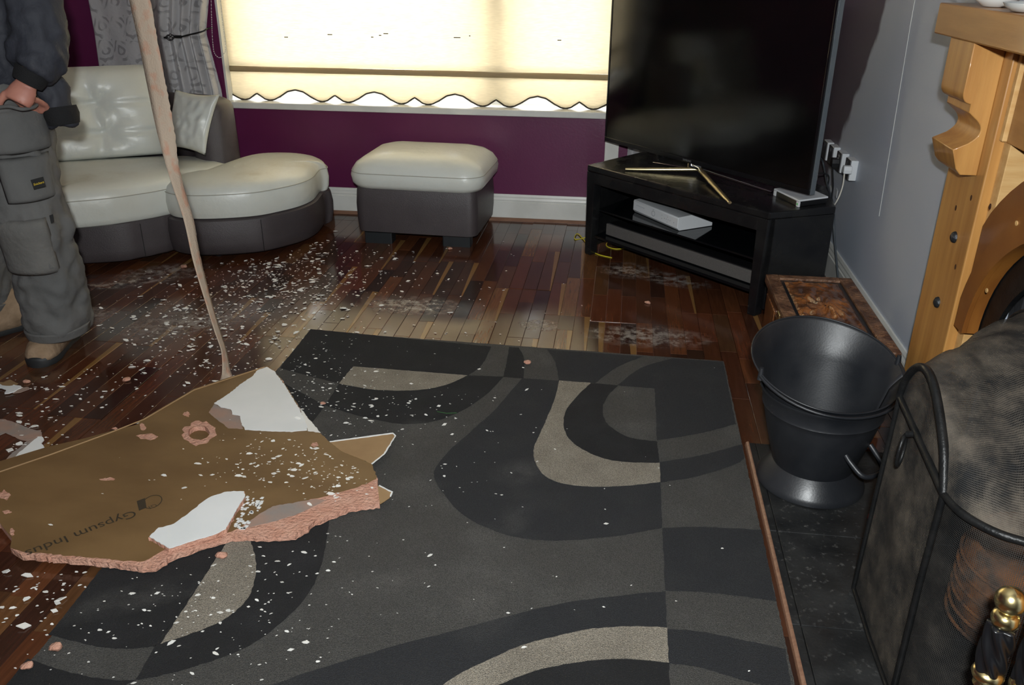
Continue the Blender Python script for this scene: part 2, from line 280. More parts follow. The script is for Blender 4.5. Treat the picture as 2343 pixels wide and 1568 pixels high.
def make_mesh_mat(nm='wire_mesh', wire_w=.42, clogmax=.8, dust=(.10, .082, .062, 1)):
    """woven wire: fine grid of wires with see-through holes, dust caked in patches"""
    m = bpy.data.materials.new(nm); m.use_nodes = True; nt = m.node_tree; b = nt.nodes['Principled BSDF']; o = nt.nodes['Material Output']
    b.inputs['Roughness'].default_value = .8
    uv = _n(nt, 'ShaderNodeUVMap'); mp = _n(nt, 'ShaderNodeMapping'); mp.inputs['Scale'].default_value = (260, 260, 1); nt.links.new(uv.outputs[0], mp.inputs[0])
    fr = _n(nt, 'ShaderNodeVectorMath', operation='FRACTION'); nt.links.new(mp.outputs[0], fr.inputs[0]); sp = _n(nt, 'ShaderNodeSeparateXYZ'); nt.links.new(fr.outputs[0], sp.inputs[0])
    ax = []
    for i in (0, 1):
        g = _n(nt, 'ShaderNodeMath', operation='LESS_THAN'); g.inputs[1].default_value = wire_w; nt.links.new(sp.outputs[i], g.inputs[0]); ax.append(g)
    wire = _n(nt, 'ShaderNodeMath', operation='MAXIMUM'); nt.links.new(ax[0].outputs[0], wire.inputs[0]); nt.links.new(ax[1].outputs[0], wire.inputs[1])
    tc = _n(nt, 'ShaderNodeTexCoord'); nz = _n(nt, 'ShaderNodeTexNoise'); nz.inputs['Scale'].default_value = 11; nz.inputs['Detail'].default_value = 9; nz.inputs['Roughness'].default_value = .65; nt.links.new(tc.outputs['Object'], nz.inputs['Vector'])
    cr = _n(nt, 'ShaderNodeValToRGB'); cr.color_ramp.elements[0].position = .38; cr.color_ramp.elements[0].color = (.014, .014, .014, 1); cr.color_ramp.elements[1].position = .68; cr.color_ramp.elements[1].color = dust
    nt.links.new(nz.outputs['Fac'], cr.inputs[0]); nt.links.new(cr.outputs[0], b.inputs['Base Color'])
    clog = _n(nt, 'ShaderNodeMapRange'); clog.inputs[1].default_value = .45; clog.inputs[2].default_value = .7; clog.inputs[3].default_value = 0; clog.inputs[4].default_value = clogmax; nt.links.new(nz.outputs['Fac'], clog.inputs[0])
    al = _n(nt, 'ShaderNodeMath', operation='MAXIMUM'); nt.links.new(wire.outputs[0], al.inputs[0]); nt.links.new(clog.outputs[0], al.inputs[1])
    t = _n(nt, 'ShaderNodeBsdfTransparent'); x = _n(nt, 'ShaderNodeMixShader')
    nt.links.new(al.outputs[0], x.inputs[0]); nt.links.new(t.outputs[0], x.inputs[1]); nt.links.new(b.outputs[0], x.inputs[2]); nt.links.new(x.outputs[0], o.inputs[0]); M[nm] = m
make_mesh_mat(); make_mesh_mat('wire_mesh_open', .27, .3, (.05, .043, .036, 1))
# ------------------------------------------------------------------ mesh helpers
def tag(o, label=None, cat=None, group=None, kind=None):
    if label: o['label'] = label
    if cat: o['category'] = cat
    if group: o['group'] = group
    if kind: o['kind'] = kind
    return o
def empty(name, loc=(0, 0, 0)):
    o = bpy.data.objects.new(name, None); COL.objects.link(o); o.location = loc; o.empty_display_size = .05; return o
def link(name, me, mat, parent=None, smooth=None, bevel=0):
    o = bpy.data.objects.new(name, me); COL.objects.link(o)
    if mat: me.materials.append(M[mat] if isinstance(mat, str) else mat)
    if smooth is not None:
        me.polygons.foreach_set('use_smooth', [True]*len(me.polygons))
        if smooth < 180: me.set_sharp_from_angle(angle=math.radians(smooth))
    if parent:
        o.parent = parent; o.matrix_parent_inverse = Matrix.Translation(-Vector(parent.location)) if parent.parent is None else Matrix.Identity(4)
    if bevel:
        b = o.modifiers.new('bevel', 'BEVEL'); b.width = bevel; b.segments = 2; b.limit_method = 'ANGLE'; b.angle_limit = math.radians(35)
    return o
def mesh(name, vs, fs, mat, parent=None, smooth=None, bevel=0):
    me = bpy.data.meshes.new(name); me.from_pydata([tuple(v) for v in vs], [], fs); me.validate(); 
    bm = bmesh.new(); bm.from_mesh(me); bmesh.ops.recalc_face_normals(bm, faces=bm.faces); bm.to_mesh(me); bm.free()
    return link(name, me, mat, parent, smooth, bevel)
def boxgeo(a, b):
    (x0, y0, z0), (x1, y1, z1) = a, b
    return ([(x0, y0, z0), (x1, y0, z0), (x1, y1, z0), (x0, y1, z0), (x0, y0, z1), (x1, y0, z1), (x1, y1, z1), (x0, y1, z1)],
            [(0, 3, 2, 1), (4, 5, 6, 7), (0, 1, 5, 4), (1, 2, 6, 5), (2, 3, 7, 6), (3, 0, 4, 7)])
def box(name, a, b, mat, parent=None, bevel=0): return mesh(name, *boxgeo(a, b), mat, parent, None, bevel)
def boxes(name, lst, mat, parent=None, bevel=0):
    V, Fc = [], []
    for a, b in lst:
        v, f = boxgeo(a, b); k = len(V); V += v; Fc += [tuple(i+k for i in q) for q in f]
    return mesh(name, V, Fc, mat, parent, None, bevel)
def extrude(name, pts, vec, mat, parent=None, smooth=None, bevel=0):
    vec = Vector(vec); n = len(pts); pts = [Vector(p) for p in pts]
    V = pts + [p+vec for p in pts]
    return mesh(name, V, [tuple(range(n))[::-1], tuple(range(n, 2*n))] + [(i, (i+1) % n, (i+1) % n+n, i+n) for i in range(n)], mat, parent, smooth, bevel)
def loft_geo(rings, closed=True, cap=True):
    n = len(rings[0]); V = [Vector(p) for r in rings for p in r]; Fc = []
    for k in range(len(rings)-1):
        for i in range(n if closed else n-1):
            j = (i+1) % n; Fc.append((k*n+i, k*n+j, (k+1)*n+j, (k+1)*n+i))
    if cap and closed:
        Fc.append(tuple(range(n))[::-1]); Fc.append(tuple((len(rings)-1)*n+i for i in range(n)))
    return V, Fc
def loft(name, rings, mat, parent=None, closed=True, cap=True, smooth=60, bevel=0): return mesh(name, *loft_geo(rings, closed, cap), mat, parent, smooth, bevel)
def lathe_geo(prof, c, seg=40):
    c = Vector(c); return loft_geo([[c+Vector((r*math.cos(2*PI*i/seg), r*math.sin(2*PI*i/seg), z)) for i in range(seg)] for r, z in prof])
def lathe(name, prof, c, mat, parent=None, seg=40, smooth=45): return mesh(name, *lathe_geo(prof, c, seg), mat, parent, smooth)
def tube_geo(pts, r, seg=8, closed=False, flat=1.0, up=None):
    pts = [Vector(p) for p in pts]; n = len(pts); rs = r if isinstance(r, (list, tuple)) else [r]*n
    T = []
    for i in range(n):
        a = pts[(i-1) % n] if (closed or i) else pts[i]; b = pts[(i+1) % n] if (closed or i < n-1) else pts[i]
        t = (b-a); T.append(t.normalized() if t.length > 1e-9 else Vector((0, 0, 1)))
    nrm = Vector(up) if up else (Vector((0, 0, 1)) if abs(T[0].z) < .9 else Vector((1, 0, 0)))
    rings = []
    for i in range(n):
        t = T[i]; nrm = (nrm - t*nrm.dot(t)); nrm = nrm.normalized() if nrm.length > 1e-6 else t.orthogonal().normalized()
        bn = t.cross(nrm)
        rings.append([pts[i]+(nrm*math.cos(2*PI*k/seg)*flat+bn*math.sin(2*PI*k/seg))*rs[i] for k in range(seg)])
    V, Fc = loft_geo(rings, True, not closed)
    if closed:
        k = (n-1)*seg
        Fc += [(k+i, k+(i+1) % seg, (i+1) % seg, i) for i in range(seg)]
    return V, Fc
def tube(name, pts, r, mat, parent=None, seg=8, closed=False, flat=1.0, smooth=60, up=None): return mesh(name, *tube_geo(pts, r, seg, closed, flat, up), mat, parent, smooth)
def spline(P, n=8, closed=False):
    P = [Vector(p) for p in P]; out = []; N = len(P)
    for i in range(N if closed else N-1):
        p0 = P[(i-1) % N] if (closed or i) else P[0]; p1 = P[i]; p2 = P[(i+1) % N]; p3 = P[(i+2) % N] if (closed or i+2 < N) else P[-1]
        for k in range(n):
            t = k/n; out.append(.5*((2*p1)+(p2-p0)*t+(2*p0-5*p1+4*p2-p3)*t*t+(3*p1-p0-3*p2+p3)*t**3))
    if not closed: out.append(P[-1])
    return out
def grid(name, fn, nu, nv, mat, parent=None, smooth=180, uv=None, thick=0):
    V = [Vector(fn(i/nu, j/nv)) for j in range(nv+1) for i in range(nu+1)]
    Fc = [(j*(nu+1)+i, j*(nu+1)+i+1, (j+1)*(nu+1)+i+1, (j+1)*(nu+1)+i) for j in range(nv) for i in range(nu)]
    me = bpy.data.meshes.new(name); me.from_pydata([tuple(v) for v in V], [], Fc)
    if uv:
        l = me.uv_layers.new(name='UVMap')
        for lp in me.loops:
            i = lp.vertex_index % (nu+1); j = lp.vertex_index//(nu+1); l.data[lp.index].uv = (i/nu*uv[0], j/nv*uv[1])
    o = link(name, me, mat, parent, smooth)
    if thick:
        s = o.modifiers.new('solid', 'SOLIDIFY'); s.thickness = thick; s.offset = 0
    return o
def pillow_rings(fp, prof):
    fp = [Vector((p[0], p[1], 0)) for p in fp]; c = sum(fp, Vector())/len(fp); R0 = sum((p-c).length for p in fp)/len(fp)
    return [[c+(p-c)*max(.02, 1-ins/R0)+Vector((0, 0, z)) for p in fp] for ins, z in prof]
def join_geo(lst):
    V, Fc = [], []
    for v, f in lst:
        k = len(V); V += list(v); Fc += [tuple(i+k for i in q) for q in f]
    return V, Fc
def text(name, body, mat, parent, origin, xdir, ydir, size, depth=.0004, shear=0):
    cu = bpy.data.curves.new(name, 'FONT'); cu.body = body; cu.size = 1; cu.extrude = 0; cu.shear = shear
    t = bpy.data.objects.new(name, cu); COL.objects.link(t)
    dg = bpy.context.evaluated_depsgraph_get(); me = bpy.data.meshes.new_from_object(t.evaluated_get(dg)); bpy.data.objects.remove(t)
    xd = Vector(xdir).normalized(); yd = Vector(ydir); yd = (yd-xd*yd.dot(xd)).normalized(); zd = xd.cross(yd); o0 = Vector(origin)
    for v in me.vertices: v.co = o0 + xd*v.co.x*size + yd*v.co.y*size + zd*depth
    me.materials.clear()
    return link(name, me, mat, parent)
# ================================================================== THE ROOM
YW, XW, XL, YB, ZC = 4.64, 1.0, -3.7, -1.3, 2.42
def S(o): return tag(o, kind='structure')
# window opening in the back wall
WX0, WX1, WZ0, WZ1 = -2.205, -.005, .60, 2.12
S(boxes('wall_back', [((XL-.1, YW, -.05), (WX0, YW+.3, ZC)), ((WX1, YW, -.05), (XW+.1, YW+.3, ZC)), ((WX0, YW, -.05), (WX1, YW+.3, WZ0)), ((WX0, YW, WZ1), (WX1, YW+.3, ZC))], 'purple_paint'))
S(box('wall_left', (XL-.1, YB-.1, -.05), (XL, YW, ZC), 'purple_paint'))
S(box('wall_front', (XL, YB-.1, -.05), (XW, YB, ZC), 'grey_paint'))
FY0, FY1, FZ1 = 1.02, 2.30, .96      # fireplace opening
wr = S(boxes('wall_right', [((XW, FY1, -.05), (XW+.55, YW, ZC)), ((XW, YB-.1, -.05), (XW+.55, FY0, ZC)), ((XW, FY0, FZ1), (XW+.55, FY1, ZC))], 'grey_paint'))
S(tube('trim_1', [(XW-.0012, UX(2085, 50, XW).y+.005, 1.9), (XW-.0012, UX(2085, 50, XW).y, 1.156), (XW-.0012, UX(2012, 495, XW).y, .456)], .0009, 'white_paint', seg=6))   # thin pale line down the wall
S(box('ceiling', (XL-.1, YB-.1, ZC), (XW+.55, YW+.3, ZC+.1), 'ceiling_paint'))
# window: reveal lining, frame, mullion, glass, sill
win = S(boxes('window_1', [((WX0, YW+.004, WZ0), (WX0+.012, YW+.3, WZ1)), ((WX1-.012, YW+.004, WZ0), (WX1, YW+.3, WZ1)), ((WX0, YW+.004, WZ1-.012), (WX1, YW+.3, WZ1))], 'white_paint'))
fy0, fy1 = YW+.17, YW+.24
box('window_frame', (WX0+.012, fy0, WZ0), (WX0+.07, fy1, WZ1-.012), 'upvc', win, .004)
box('window_frame', (WX1-.07, fy0, WZ0), (WX1-.012, fy1, WZ1-.012), 'upvc', win, .004)
box('window_frame', (WX0+.07, fy0, WZ0), (WX1-.07, fy1, WZ0+.062), 'upvc', win, .004)
box('window_frame', (WX0+.07, fy0, WZ1-.075), (WX1-.07, fy1, WZ1-.012), 'upvc', win, .004)
box('mullion', (-.755, fy0-.035, WZ0+.062), (-.635, fy1, WZ1-.075), 'upvc', win, .004)
box('window_handle', (-.665, fy0-.075, 1.06), (-.645, fy0-.035, 1.22), 'black_plastic', win, .003)
for a, b in ((WX0+.07, -.755), (-.635, WX1-.07)): box('pane', (a, fy0+.03, WZ0+.062), (b, fy0+.036, WZ1-.075), 'glass', win)
S(box('trim_2', (WX0-.012, YW-.028, .578), (WX1+.012, YW+.17, .612), 'white_paint', None, .005))   # window sill board
# skirting boards with their moulded top edge and a wood bead on the floor
def skirt_profile(h=.148): return [(0, 0), (.017, 0), (.017, h*.70), (.013, h*.72), (.013, h*.76), (.015, h*.79), (.011, h*.87), (.011, h*.92), (.007, h), (0, h)]
S(extrude('baseboard_back', [(XL, YW-a, z) for a, z in skirt_profile()], (-.10-XL, 0, 0), 'white_paint'))
S(extrude('baseboard_back', [(-.02, YW-a, z) for a, z in skirt_profile()], (XW+.02, 0, 0), 'white_paint'))
S(extrude('baseboard_right', [(XW-a, FY1+.28, z) for a, z in skirt_profile()], (0, YW-.02-FY1-.28, 0), 'white_paint'))
S(extrude('trim_3', [(XL, YW-.017-a, z) for a, z in [(0, 0), (.016, 0), (.016, .006), (.010, .013), (.004, .017), (0, .017)]], (-.10-XL, 0, 0), 'beading_wood'))
# white boxed-in pipe under the right end of the sill
bxo = box('trim_4', (-.092, YW-.045, 0), (-.018, YW, .578), 'white_paint', None, .003); S(bxo)
# ------------------------------------------------------------------ floor: laminate boards of three staves each
RUGP = [U(710, 757, .012), U(1656, 827, .012), U(1836, 1650, .012), U(-130, 1750, .012)]
S(box('floor', (XL, YB, -.05), (XW+.5, YW, -.006), 'beading_wood')); floor = bpy.data.objects['floor']
def inside(p, poly, grow=0):
    x, y = p[0], p[1]; c = False; n = len(poly)
    for i in range(n):
        a, b = poly[i], poly[(i+1) % n]
        if (a[1] > y) != (b[1] > y) and x < (b[0]-a[0])*(y-a[1])/(b[1]-a[1])+a[0]: c = not c
    return c
BW = .189; SW = BW/3
staves = []
nb = int((XW-XL)/BW)+1
for bi in range(nb):
    x0 = XL+.02+bi*BW; y = YB-1.2*R.random()
    while y < YW:
        L = 1.21; lift = R.choice([0, 0, 0, .0006, .0012, .002]) 
        for si in range(3):
            yy = y; cuts = []
            while yy < y+L-.02:
                l = R.choice([.30, .38, .46, .55]); l = min(l, y+L-yy)
                if y+L-yy-l < .14: l = y+L-yy
                cuts.append((yy, l)); yy += l
            for (ya, l) in cuts:
                a, b = max(ya, YB), min(ya+l, YW-.002)
                if b-a < .02: continue
                xa, xb = x0+si*SW, min(x0+(si+1)*SW, XW-.001)
                if xb-xa < .01: continue
                staves.append((xa, xb, a, b, lift))
        y += L
HEARTH = (.437, 2.318)
def stave_area(s):
    xa, xb, a, b, _ = s; q = [PX((xa, a, 0)), PX((xb, a, 0)), PX((xb, b, 0)), PX((xa, b, 0))]
    cxx = sum(p[0] for p in q)/4; cyy = sum(p[1] for p in q)/4
    vis = sum(1 for p in q+[(cxx, cyy)] if -10 < p[0] < CW+10 and -10 < p[1] < CH+10)
    if not vis: return 0
    if all(inside(p, RUGP) for p in [(xa, a), (xb, a), (xb, b), (xa, b)]): return 0
    if xa > .44 and b < 2.31: return 0
    if a > 4.05 and xb < -1.6: return 0
    ar = abs(sum(q[i][0]*q[(i+1) % 4][1]-q[(i+1) % 4][0]*q[i][1] for i in range(4)))/2
    return ar*vis/5
staves.sort(key=stave_area, reverse=True)
GAPW = .0011
shared = {}
for k, (xa, xb, a, b, lift) in enumerate(staves[:300]):
    key = (round(xb-xa, 3), round(b-a, 2))
    if key not in shared:
        hx, hy = (xb-xa)/2-GAPW/2, (b-a)/2-GAPW/2; me = bpy.data.meshes.new('plank'); v, f = boxgeo((-hx, -hy, -.006), (hx, hy, 0)); 
        v = [(x*(1 if z < -.001 else 1-.0007/hx), y*(1 if z < -.001 else 1-.0007/hy), z) for x, y, z in v[:4]] + [(x, y, -.0007) for x, y, z in v[4:]] + [(x*(1-.0009/hx), y*(1-.0009/hy), 0) for x, y, z in v[4:]]
        v[:4] = boxgeo((-hx, -hy, -.006), (hx, hy, 0))[0][:4]
        f = [(0, 1, 5, 4), (1, 2, 6, 5), (2, 3, 7, 6), (3, 0, 4, 7), (4, 5, 9, 8), (5, 6, 10, 9), (6, 7, 11, 10), (7, 4, 8, 11), (8, 9, 10, 11)]
        me.from_pydata(v, [], f); me.materials.append(M['plank']); shared[key] = me
    o = bpy.data.objects.new('plank', shared[key]); COL.objects.link(o); o.parent = floor
    o.location = ((xa+xb)/2, (a+b)/2, lift)
rest = [boxgeo((xa+.0005, a+.0005, -.006), (xb-.0005, b-.0005, lift)) for (xa, xb, a, b, lift) in staves[300:]]
tag(mesh('floorboards', *join_geo(rest), 'plank_rest', floor), kind='stuff')
# ------------------------------------------------------------------ hearth
he = S(box('trim_5', (.437, .2, -.05), (XW+.5, 2.318, -.001), 'slate')); 
ys = [.2, .76, 1.148, 1.533, 1.876, 2.318]
for i in range(5):
    box('hearth_tile', (.458, ys[i]+.001, -.001), (.80, ys[i+1]-.001, .011), 'slate', he, .0015)
    box('hearth_tile', (.802, ys[i]+.001, -.001), (XW+.5, ys[i+1]-.001, .011), 'slate', he, .0015)
    box('edge_tile', (.4375, ys[i]+.001, -.001), (.4565, ys[i+1]-.001, .0115), 'slate', he, .002)
S(extrude('trim_6', [(.437-a, .2, z) for a, z in [(0, 0), (.010, 0), (.010, .006), (.008, .012), (.003, .015), (0, .015)]], (0, 2.118, 0), 'beading_wood'))
# fireplace recess
rc = S(boxes('wall_recess', [((XW+.45, FY0, 0), (XW+.5, FY1, FZ1)), ((XW+.07, FY1-.06, 0), (XW+.45, FY1, FZ1)), ((XW+.07, FY0, 0), (XW+.45, FY0+.06, FZ1)), ((XW+.07, FY0, FZ1-.04), (XW+.45, FY1, FZ1))], 'recess_stone'))
# ================================================================== MANTEL
XP = .93; MY0, MY1 = .76, 2.57        # post front plane, overall width
mt = empty('mantelpiece', (XP+.03, (MY0+MY1)/2, 0)); tag(mt, 'pine fire surround with scrolled corbel and thick shelf on the grey wall', 'mantelpiece')
box('mantel_shelf', (.846, MY0-.09, 1.172), (XW, MY1+.09, 1.252), 'pine_along', mt, .004)
def post(ya, yb):
    p = box('post', (XP, ya, .0), (XW, yb, 1.172), 'pine', mt, .004)
    return p
p1 = post(2.31, 2.57); p2 = post(MY0, MY0+.26)
for ps, py in ((p1, 2.31), (p2, None)):
    pass
box('inner_board', (XP+.026, 2.268, .012), (XP+.095, 2.3095, .945), 'raw_pine', mt, .002)
box('inner_board', (XP+.026, MY0+.2605, .012), (XP+.095, MY0+.302, .945), 'raw_pine', mt, .002)
box('post_strip', (XP+.012, 2.29, .945), (XW, 2.3095, 1.172), 'raw_pine', mt, .002)
box('frieze', (XP+.022, MY0+.262, .943), (XW, 2.289, 1.172), 'pine_along', mt, .003)
for (a, b) in ((2185, 543), (2146, 692)):
    q = UX(a, b, XP)
    o = mesh('bolt_head', *join_geo([loft_geo([[(XP-h, q.y+r*math.cos(t*PI/9), q.z+r*math.sin(t*PI/9)) for t in range(18)] for r, h in ((.0165, -.002), (.0165, .002), (.014, .007), (.008, .0105), (.002, .0115))])]), 'iron_bolt', p1, 60)
for (a, b) in ((2222, 453), (2187, 476), (2186, 611), (2265, 473)):
    q = UX(a, b, XP); mesh('knot', *loft_geo([[(XP-h, q.y+.006*s*math.cos(t*PI/6), q.z+.008*s*math.sin(t*PI/6)) for t in range(12)] for s, h in ((1, -.001), (1, .0003))]), 'knot', p1, 60)
# corbel: scrolled profile
def cz(px, py, x): return UX(px, py, x).z
prof = [(XP, 1.172), (.852, 1.172), (.852, 1.052)]
prof += [(.852+.017*(1-math.cos(t*PI/10)), 1.052-.022*math.sin(t*PI/10)*1.0-.001*t) for t in range(1, 6)]
prof += [(.876, 1.024), (.876, 1.003)]
cxx, czz, cr = .874, .955, .040
prof += [(.878+.036*math.sin(t*PI/12)**.8, .998-.080*t/12) for t in range(1, 12)]
prof += [(.856, .908), (.874, .858), (.888, .842), (XP, .842)]
for ya, yb in ((2.362, 2.535), (MY0+.04, MY0+.213)):
    extrude('corbel', [(x, ya, z) for x, z in prof], (0, yb-ya, 0), 'pine', mt, 40, .002)
# curved timber arch inside the opening
AY = (MY0+MY1)/2
def arch_pt(t, a, b, z0): return (AY+a*math.cos(t), z0+b*math.sin(t))
def arch_band(name, x0, x1, a0, b0, a1, b1, z0, mat, parent, ymax=None, n=36, t0=0., t1=PI):
    rings = []
    for k in range(n+1):
        t = t0+(t1-t0)*k/n; yi, zi = arch_pt(t, a0, b0, z0); yo, zo = arch_pt(t, a1, b1, z0)
        if ymax: yo = max(min(yo, ymax), 2*AY-ymax); zo = min(zo, .943)
        rings.append([(x0, yi, zi), (x1, yi, zi), (x1, yo, zo), (x0, yo, zo)])
    return loft(name, rings, mat, parent, True, True, 30)
ar = arch_band('arch_timber', XP+.006, XP+.034, .545, .40, .70, .56, .455, 'arch_wood', mt, 2.266)
arch_band('arch_moulding', XP-.006, XP+.0055, .545, .40, .61, .47, .455, 'arch_wood', ar, 2.266)
for (a, b) in ((2258, 665), (2326, 511)):
    q = UX(a, b, XP-.007); mesh('wood_plug', *loft_geo([[(XP-.0065-h, q.y+.007*math.cos(t*PI/6), q.z+.006*math.sin(t*PI/6)) for t in range(12)] for h in (0, .0015)]), 'raw_pine', ar, 60)
# cast-iron insert behind the arch
ins = arch_band('iron_insert', XP+.037, XP+.05, .47, .32, .60, .455, .45, 'soot_iron', None, 2.266); tag(ins, 'dark cast iron arched fire insert inside the pine surround', 'fire insert')
# ================================================================== RUG
rug = empty('patterned_rug', (-.4, 2.0, 0)); tag(rug, 'black, grey and beige rug with swirling curves on the wood floor', 'rug')
RZ = .011
def wob(pts, amp=.0015, step=.012, closed=True):
    out = []; n = len(pts)
    for i in range(n if closed else n-1):
        a = Vector(pts[i]); b = Vector(pts[(i+1) % n]); k = max(1, int((b-a).length/step))
        for j in range(k):
            p = a.lerp(b, j/k); out.append(Vector((p.x+amp*(R.random()-.5)*2, p.y+amp*(R.random()-.5)*2, p.z)))
    if not closed: out.append(Vector(pts[-1]))
    return out
extrude('backing', wob(RUGP), (0, 0, -.010), 'rug_back', rug)
def patch(pxs, mat, level, smooth_n=0, name='pile_patch'):
    pts = [U(a, b, RZ) for a, b in pxs]
    if smooth_n: pts = spline(pts, smooth_n, True)
    z0 = RZ+.0012*level
    pts = [Vector((p.x, p.y, z0)) for p in pts]
    return extrude(name, wob(pts, .0012, .012), (0, 0, .0016), mat, rug)
def sp(pts, n=6):
    return [(p.x, p.y) for p in spline([Vector((a, b, 0)) for a, b in pts], n)]
def Z2(pts): return [(600+a*.5408, 720+b*.5408) for a, b in pts]
def Z3(pts): return [(a*.34145, 1150+b*.34145) for a, b in pts]
def P2(mat, level, *segs):
    out = []
    for s in segs: out += (sp(s) if len(s) > 2 else s)
    patch(Z2(out), mat, level)
def P3(mat, level, *segs):
    out = []
    for s in segs: out += (sp(s) if len(s) > 2 else s)
    patch(Z3(out), mat, level)
extrude('pile_patch', wob([Vector((p.x, p.y, RZ)) for p in RUGP], .0012), (0, 0, .0016), 'rug_grey', rug)
c1 = [(968, 138), (950, 180), (920, 225), (872, 258)]; c2 = [(1045, 140), (1035, 200), (1020, 266)]; c3 = [(1085, 142), (1108, 190), (1105, 272)]
c4 = [(1205, 150), (1240, 205), (1255, 283)]; c5 = [(1610, 180), (1500, 225), (1410, 292)]; c6 = [(1735, 188), (1600, 230), (1505, 302)]
P2('rug_black', 1, [(205, 64), (968, 138)], c1, [(385, 222), (325, 293)], [(200, 262), (75, 228)])
P2('rug_black', 1, c2, c3[::-1])
P2('rug_charcoal', 1, c4, c5[::-1])
P2('rug_charcoal', 1, c6[::-1], [(1948, 202), (2003, 465)], [(2003, 465), (1850, 505), (1670, 535)], [(1660, 315), (1505, 302)])
b1 = [(1680, 628), (1850, 600), (2030, 552)]; b2 = [(1685, 713), (1850, 685), (1990, 640), (2040, 612)]
P2('rug_charcoal', 1, b1, b2[::-1])
P2('rug_charcoal', 1, [(1692, 908), (1850, 902), (2112, 915)], [(2112, 915), (2172, 1215)], [(2172, 1215), (1900, 1180), (1705, 1172)])
P2('rug_charcoal', 1, [(1712, 1335), (1850, 1345), (2050, 1385), (2213, 1420)], [(2213, 1420), (2240, 1600)], [(2240, 1600), (2000, 1540), (1850, 1495), (1720, 1480)])
bl = [(1255, 283), (1240, 350), (1210, 430), (1170, 520), (1148, 580), (1160, 640), (1200, 690), (1280, 720), (1400, 732), (1540, 728), (1685, 712)]
bi = [(1390, 293), (1340, 340), (1290, 400), (1275, 450), (1285, 510), (1330, 560), (1420, 605), (1520, 628), (1680, 632)]
bk = [(1505, 302), (1460, 350), (1440, 400), (1450, 450), (1490, 490), (1560, 525), (1670, 540)]
P2('rug_beige', 1, [(325, 293), (385, 222)], [(870, 260), (780, 300), (680, 320), (580, 325), (450, 318), (325, 295)])
P2('rug_black', 1, [(325, 295), (450, 318), (580, 325), (680, 320), (780, 300), (870, 260)], [(870, 260), (1020, 266)], [(1020, 266), (960, 330), (860, 400), (740, 450), (600, 465), (450, 440), (300, 398), (268, 385)])
P2('rug_charcoal', 1, bl, [(1685, 712), (1692, 905)], [(1692, 905), (1500, 940), (1300, 958), (1150, 955), (1000, 925), (850, 850), (760, 750), (728, 690), (735, 650), (790, 580), (880, 500), (980, 410), (1050, 330), (1100, 272)])
P2('rug_beige', 2, bl, bi[::-1])
P2('rug_black', 1, bi, bk[::-1])
up = [(1705, 1175), (1500, 1195), (1250, 1230), (1000, 1290), (800, 1345), (600, 1395), (350, 1470), (100, 1550), (-250, 1690)]
lw = [(1712, 1330), (1560, 1325), (1400, 1335), (1250, 1365), (1100, 1405), (950, 1470), (830, 1530), (700, 1620)]
l2 = [(1720, 1478), (1560, 1462), (1400, 1468), (1250, 1490), (1100, 1530), (900, 1620)]
P2('rug_charcoal', 1, up, [(400, 1700), (700, 1620)], lw[::-1])
P2('rug_beige', 2, lw, l2[::-1])
P2('rug_black', 1, l2, [(900, 1640), (1730, 1660)])
P2('rug_black', 1, [(85, 290), (265, 388)], [(215, 455), (-40, 430)])
P3('rug_black', 1, [(2180, -150), (2203, 95), (2180, 300), (2120, 520), (2000, 700), (1800, 880), (1600, 1000), (1350, 1090), (1100, 1160), (910, 1195)], [(1040, 970), (1530, 260)], [(1500, -100), (1800, -200)])
P3('rug_beige', 2, [(1080, 955), (1530, 260)], [(1620, 160), (1660, 235), (1690, 300), (1715, 400), (1710, 520), (1660, 650), (1560, 750), (1450, 820), (1300, 880), (1170, 925), (1080, 955)])
P3('rug_black', 1, [(1535, 250), (1040, 970)], [(1040, 970), (850, 985), (650, 970), (480, 930), (330, 890)], [(700, 425), (900, 180)])
P3('rug_black', 1, [(185, 1055), (350, 1110), (550, 1165), (750, 1195), (910, 1197)], [(700, 1300), (0, 1280)])
# ================================================================== SOFA
def fpw(pxs, z): return [U(a, b, z) for a, b in pxs]
sofa = empty('corner_sofa', (-2.4, 4.0, 0)); tag(sofa, 'cream and brown leather corner sofa with rounded chaise under the curtain', 'sofa')
mb = [(60, 611), (150, 606), (280, 598.5), (339, 588), (392, 577)]
base_fp = spline(fpw(mb, .03), 5) + [Vector((-1.98, 4.2, 0)), Vector((-2.05, 4.48, 0)), Vector((-2.9, 4.52, 0)), Vector((-3.45, 4.2, 0)), Vector((-3.3, 3.5, 0)), Vector((-3.0, 3.22, 0))]
def cushion_body(name, fp, prof, mat, parent, smooth=50): return loft(name, pillow_rings(fp, prof), mat, parent, True, True, smooth)
cushion_body('sofa_base', base_fp, [(.02, .03), (.004, .04), (0, .08), (-.004, .16), (.004, .21), (.03, .215)], 'brown_leather', sofa)
ch_px = [(388, 560), (394, 574), (410, 582), (440, 586), (480, 587), (540, 584), (600, 578), (650, 567), (700, 552), (730, 535), (746, 513)]
ch_fp = fpw(ch_px, .03) + [Vector((-1.545, 4.36, 0)), Vector((-1.64, 4.50, 0)), Vector((-1.80, 4.565, 0)), Vector((-1.95, 4.53, 0)), Vector((-2.03, 4.40, 0)), Vector((-2.08, 4.15, 0)), Vector((-2.13, 3.9, 0))]
ch_fp = spline(ch_fp, 5, True)
cb = cushion_body('chaise_base', ch_fp, [(.02, .03), (.004, .04), (-.004, .09), (-.006, .15), (.002, .20), (.03, .212)], 'brown_leather', sofa)
cushion_body('chaise_cushion', ch_fp, [(.04, .205), (.016, .213), (.008, .235), (.004, .28), (.010, .325), (.022, .350), (.045, .366), (.09, .378), (.17, .388), (.27, .392)], 'cream_leather', sofa)
seam = pillow_rings(ch_fp, [(.0085, .327)])[0]
